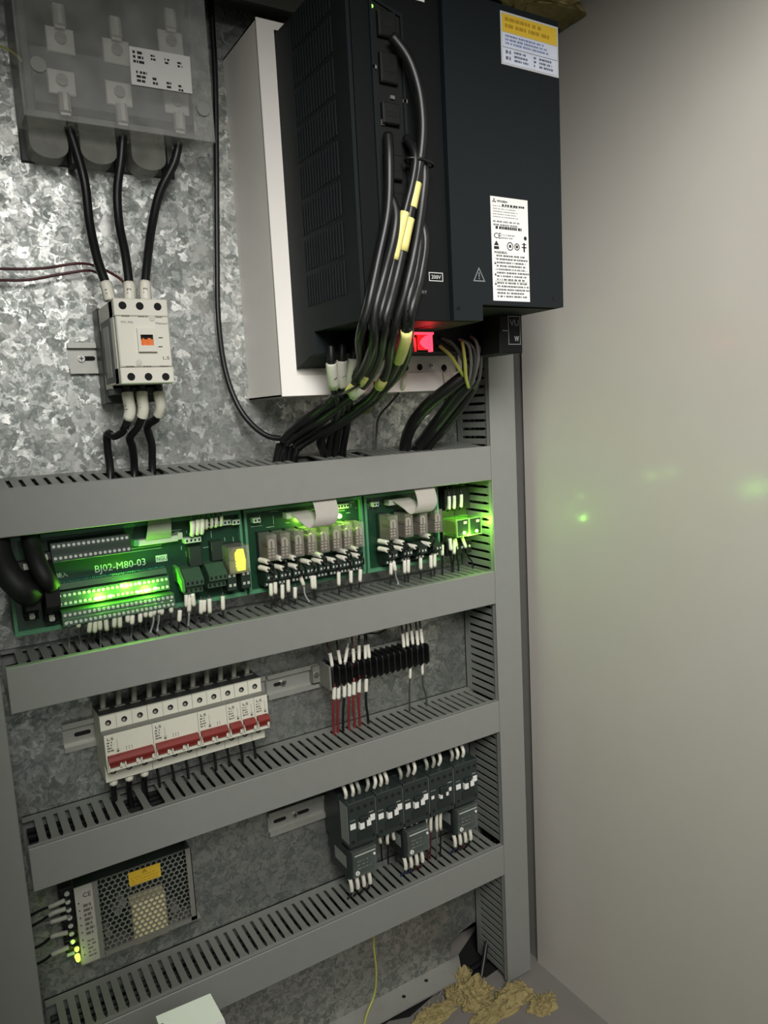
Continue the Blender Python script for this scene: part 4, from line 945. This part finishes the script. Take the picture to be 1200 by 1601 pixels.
# ------------------------------------------------------------------ perforated power supply
QX0, QX1, QZ0, QZ1, QD = -613.5, -472.5, -579.5, -480.5, 36.0
cage = mat('bare aluminium cage', S(150,150,142), .42, .55, var=.08, scale=120)
t = T('power_supply', 'perforated metal power supply with a yellow label and a lit green lamp', 'power supply', (QX0, 0, QZ0))
pa('base_tray', MB().box(QX0+14, QX1, 1, 3, QZ0, QZ1).box(QX0, QX1+5, 1, QD, QZ0-1.4, QZ0).box(QX1-1, QX1, 3, QD, QZ0, QZ1), cage, t)
pa('board', MB().box(QX0+4, QX1-2, 6, 8, QZ0+3, QZ1-3), term_d, t)
# perforated lid: one plate of hexagonal openings
mb = MB(); p = 6.7; rO = p/math.sqrt(3); rI = rO*.80; nz = int((QZ1-QZ0-4)/(rO*1.5)); x0 = QX0+27
def hexa(cx, cz, r): return [(cx+r*math.cos(PI/2+PI/3*k), cz+r*math.sin(PI/2+PI/3*k)) for k in range(6)]
nx = int((QX1-2-x0)/p)
for j in range(nz):
    for i in range(nx if j % 2 == 0 else nx-1):
        cx_, cz_ = x0+p*(i+.5+.5*(j%2)), QZ0+4.5+rO+j*rO*1.5
        mb.ringplate(hexa(cx_, cz_, rO), hexa(cx_, cz_, rI), 'd', QD-1, QD)
zt = QZ0+4.5+rO*.5+nz*rO*1.5
pa('perforated_lid', mb, cage, t, kind='stuff')
pa('lid_margin', MB().box(QX0+20, x0+.6, QD-1, QD, QZ0, QZ1).box(x0, QX1, QD-1, QD, QZ0, QZ0+5.2).box(x0, QX1, QD-1, QD, zt, QZ1).box(x0+nx*p-.6, QX1, QD-1, QD, QZ0, QZ1), cage, t)
k = pa('label_strip', MB().box(QX0+1, QX0+21, QD-1, QD+.2, QZ0, QZ1), mat('pale grey label strip', S(166,164,154), .5, var=.06, scale=100), t)
pa('print', print_lines(QX0+9, QX0+19, QZ0+34, QZ0+76, QD+.2, 7, 71, .9, .6), mat('brown grey print', S(96,92,84)), k, t, kind='stuff')
pa('print', print_lines(QX0+9, QX0+19, QZ0+6, QZ0+30, QD+.2, 5, 72, .9, .4), mat('brown grey print', S(96,92,84)), k, t, kind='stuff')
ta('lettering', 'CE', ink, k, (QX0+9.5, QD+.3, QZ0+84), 6, t, w=9)
for i in range(8): pa('hole_mark', MB().cyl(QX0+4.5, QD+.2, QZ0+12+i*9.5, .9, .2, n=8), ink, k, t)
yx = [at(q[0], q[1], QD+1) for q in ((200,1366),(250,1349),(252,1370),(203,1387))]
k = pa('yellow_label', MB().add([(q[0], QD+.1, q[2]) for q in yx]+[(q[0], QD+.5, q[2]) for q in yx], [(0,1,2,3),(4,5,6,7),(0,1,5,4),(1,2,6,5),(2,3,7,6),(3,0,4,7)]), mat('mustard label', S(206,170,48), .5, var=.05), t)
c = ((yx[0][0]+yx[1][0])/2, QD+.5, yx[0][2]-1)
pa('hazard_mark', MB().prism([(c[0]-3.4,c[2]-5),(c[0]+3.4,c[2]-5),(c[0],c[2]+.5)],'d',QD+.5,QD+.7), mat('ochre print', S(170,135,30)), k, t)
pa('print', print_lines(yx[3][0]+2, yx[2][0]-2, yx[3][2]+1, yx[0][2]-6.5, QD+.5, 3, 73, .97, .35), mat('ochre print', S(170,135,30)), k, t, kind='stuff')
a, b = at(205,1420,26), at(262,1440,26)
k = pa('transformer', MB().cbox(a[0], b[0], 8, 30, b[2]-14, a[2]+6, 2), mat('cream wound tape', S(224,214,164), .5, var=.06), t)
pa('transformer_core', MB().box(a[0]-5, b[0]+5, 8, 22, b[2]-6, a[2]-2), darkcap, k, t)
for q, r in (((190,1410),5.5),((272,1418),6),((272,1438),5),((182,1424),4),((150,1440),5),((168,1455),4)):
    x, d, z = at(q[0], q[1], 20); pa('capacitor', MB().cyl(x, 8, z, r, 17, n=12), mat('grey capacitor top', S(142,142,134), .4, .3), t, smooth=False)
k = pa('terminal_strip', MB().cbox(QX0-14, QX0+1, 2, 26, QZ0+14, QZ1-2, .8), tb, t)
for i in range(7):
    z = QZ1-9-i*10.4
    pa('screw', MB().cyl(QX0-6, 26, z, 3, 1.2, n=10), tin, k, t); pa('barrier', MB().box(QX0-14, QX0, 26, 30, z-5.6, z-4.6), tb, k, t)
for i, q in enumerate(((121,1487),(123,1503))):
    x, d, z = at(q[0], q[1], 31); pa('lamp', MB().cyl(x, 20, z, 3.2, 8, n=10, r2=2.6).ball(x, 28, z, 2.6), glow('lit yellow green lamp', (.62,1,.08,1), 2.2), t)
x, d, z = at(112, 1493, 26); pa('adjuster', MB().cbox(x-5, x+4, 8, 22, z-4, z+4, .6), mat('pale header plastic', S(176,190,172)), t)
lamp('supply_light', (at(118,1497,40)[0], 44, at(118,1497,40)[2]), .006, (.6,1,.1), .004)
for i, (ya, y1, x2, y2, m) in enumerate(((1405,1412,58,1425,blackwire),(1418,1424,58,1442,blackwire),(1431,1437,60,1447,lgw),(1455,1460,62,1477,blackwire),(1478,1488,64,1503,blackwire))):
    xa = 106+i*1.5
    P = px((xa,ya,29),(xa-6,ya+3,30),(82,y1+4,30),(x2+6,y2-2,26),(x2-14,y2+8,22),(x2-40,y2+16,20))
    wire('supply_wire', P, 1.7, m, ORDN[i]+' wire from the top running left from the power supply terminals', 'wire', 'wires of the power supply', [(.06,.34,2.9,gs)])

# ------------------------------------------------------------------ mineral wool, the opening in the floor, the white box in front
wool = mat('yellow mineral wool', S(150,136,94), .95, var=.4, scale=110, bump=.6, spec=.1)
def tuft(name, label, c, size, seed, n=24, m=wool):
    """a torn clump of fibre: lumpy core with strands standing off it"""
    r = random.Random(seed); bm = bmesh.new(); bmesh.ops.create_icosphere(bm, subdivisions=4, radius=1)
    off = Vector((seed*3.1, seed*1.7, 0))
    for v in bm.verts:
        p = v.co.copy(); k = 1+.42*mnoise.noise(p*1.7+off)+.26*mnoise.noise(p*4.3+off)+.14*mnoise.noise(p*10+off)+.10*mnoise.noise(p*22+off)
        v.co = Vector((p.x*size[0], p.y*size[1], max(p.z, -.25)*size[2]))*k
    verts = [(v.co.x, v.co.y, v.co.z) for v in bm.verts]; faces = [tuple(v.index for v in f.verts) for f in bm.faces]; bm.free()
    mb = MB().add([(x+c[0], d+c[1], z+c[2]) for x, d, z in verts], faces)
    o = solo(name, mb, m, label, 'insulation'); ORG[o.name] = tuple(o['_c'])
    st = MB()
    for i in range(n*4):
        a = r.uniform(0, 2*PI); b = r.uniform(.1, 1.3); u = Vector((math.cos(a)*math.cos(b)*size[0], math.sin(a)*math.cos(b)*size[1], math.sin(b)*size[2]))
        p = Vector(c)+u*.9; q = p+Vector((r.uniform(-9,9), r.uniform(-9,9), r.uniform(-2,8))); st.tube([p, (p+q)/2+Vector((r.uniform(-3,3),)*3), q], .5, 3, 2)
    pa('loose_fibres', st, m, o, kind='stuff'); return o
FZ = -876.0
def fl(px_, py_):
    d = AF + AR*((px_-600)/FPX) - AU*((py_-800.5)/FPX); t = (FZ-CZ)/d.z; return (CX+t*d.x, CD-t*d.y, FZ)
for i, (q, sz, lab) in enumerate((((742,1562),(30,20,26),'large torn clump of yellow mineral wool before the foot of the upright duct'),
                                  ((800,1562),(34,20,18),'flat clump of yellow mineral wool under the foot of the upright duct'),
                                  ((846,1572),(24,16,9),'thin smear of mineral wool between the upright duct and the side wall'),
                                  ((706,1562),(11,10,17),'small upright tuft of mineral wool with a dark hollow, left of the large clump'),
                                  ((722,1540),(16,14,24),'upright lump of mineral wool at the dark hole by the panel'),
                                  ((770,1585),(40,16,10),'loose low spill of mineral wool along the floor before the large clump'),
                                  ((676,1590),(36,14,12),'low clump of mineral wool at the bottom edge of the picture'))):
    c = fl(*q); tuft('mineral_wool', lab, (c[0], c[1]+2, FZ+2), sz, 11+i)
tuft('mineral_wool', 'tuft of mineral wool above and behind the top of the drive', (22, 190, 548), (56, 30, 20), 31)
# dark gap in the floor and the black cable lying in it
p_ = [fl(*q) for q in ((600,1598),(655,1545),(700,1518),(745,1450),(800,1500),(760,1528),(690,1545),(640,1590))]
struct('trim_4', MB().prism([(p[0], p[1]) for p in p_], 'z', FZ, FZ+.8), hole)
wire('floor_cable', [fl(*q)[:2]+(FZ+7,) for q in ((560,1640),(612,1592),(660,1562),(710,1540),(770,1498))], 5, blackwire, 'black cable lying in the floor gap beside the mineral wool', 'cable')
wire('floor_cable', [fl(*q)[:2]+(zz,) for q, zz in (((752,1535),FZ+6),((757,1522),FZ+24),((765,1505),FZ+46),((790,1480),FZ+66))], 4, blackwire, 'black cable rising from the mineral wool behind the upright duct', 'cable')
zf = solo('foil_scrap', MB().prism([(fl(680,1547)[0]-8, FZ+1),(fl(680,1547)[0]+6, FZ+9),(fl(680,1547)[0]+8, FZ+13),(fl(680,1547)[0]-3, FZ+6)], 'd', fl(680,1547)[1]+16, fl(680,1547)[1]+17), mat('crumpled pale foil', S(200,200,196), .3, .6), 'small pale scrap lying in the dark floor gap', 'scrap')
# two screw holes in the pale flange and the chips along the floor joint
for q in ((632,1558),(664,1532)): pass
for i, q in enumerate(((856,1512),(868,1521),(880,1532),(908,1560))):
    c = fl(*q); solo('paint_chip', MB().prism([(c[0]-3,c[1]-2),(c[0]+2,c[1]-3),(c[0]+4,c[1]+1),(c[0]-1,c[1]+3)], 'z', FZ, FZ+1.5), (wall_paint, ink)[i % 3 == 0], ORDN[i]+' tiny paint chip from the back along the floor joint', 'chip', 'paint chips')
# white box with a grey neck, close to the viewer
a = at(243,1588,230); b = at(328,1552,230)
t = T('white_box', 'white plastic box with a grey neck standing in front of the lowest duct', 'plastic box', (a[0], 200, a[2]-70))
pa('shell', MB().add([(a[0],268,a[2]-3),(b[0]+2,268,b[2]-3),(b[0]+14,274,b[2]-90),(a[0]-2,274,a[2]-90),(a[0],231,a[2]),(b[0],231,b[2]),(b[0]+12,231,b[2]-90),(a[0]-2,231,a[2]-90)],
   [(0,1,2,3),(4,5,6,7),(0,1,5,4),(1,2,6,5),(2,3,7,6),(3,0,4,7)]), mat('matt white plastic', S(222,224,216), .45, var=.03), t)
c = at(205,1590,215); pa('neck', MB().cyl(c[0]-16, 252, a[2]-12, 15, 40, 'x', 18).cyl(c[0]-26, 252, a[2]-12, 19, 14, 'x', 18), mat('grey green plastic', S(92,98,92), .45, var=.05), t)
pa('lower_body', MB().box(a[0]-1, b[0]+11, 233, 270, -876-0, a[2]-84), mat('matt white plastic', S(222,224,216)), t)
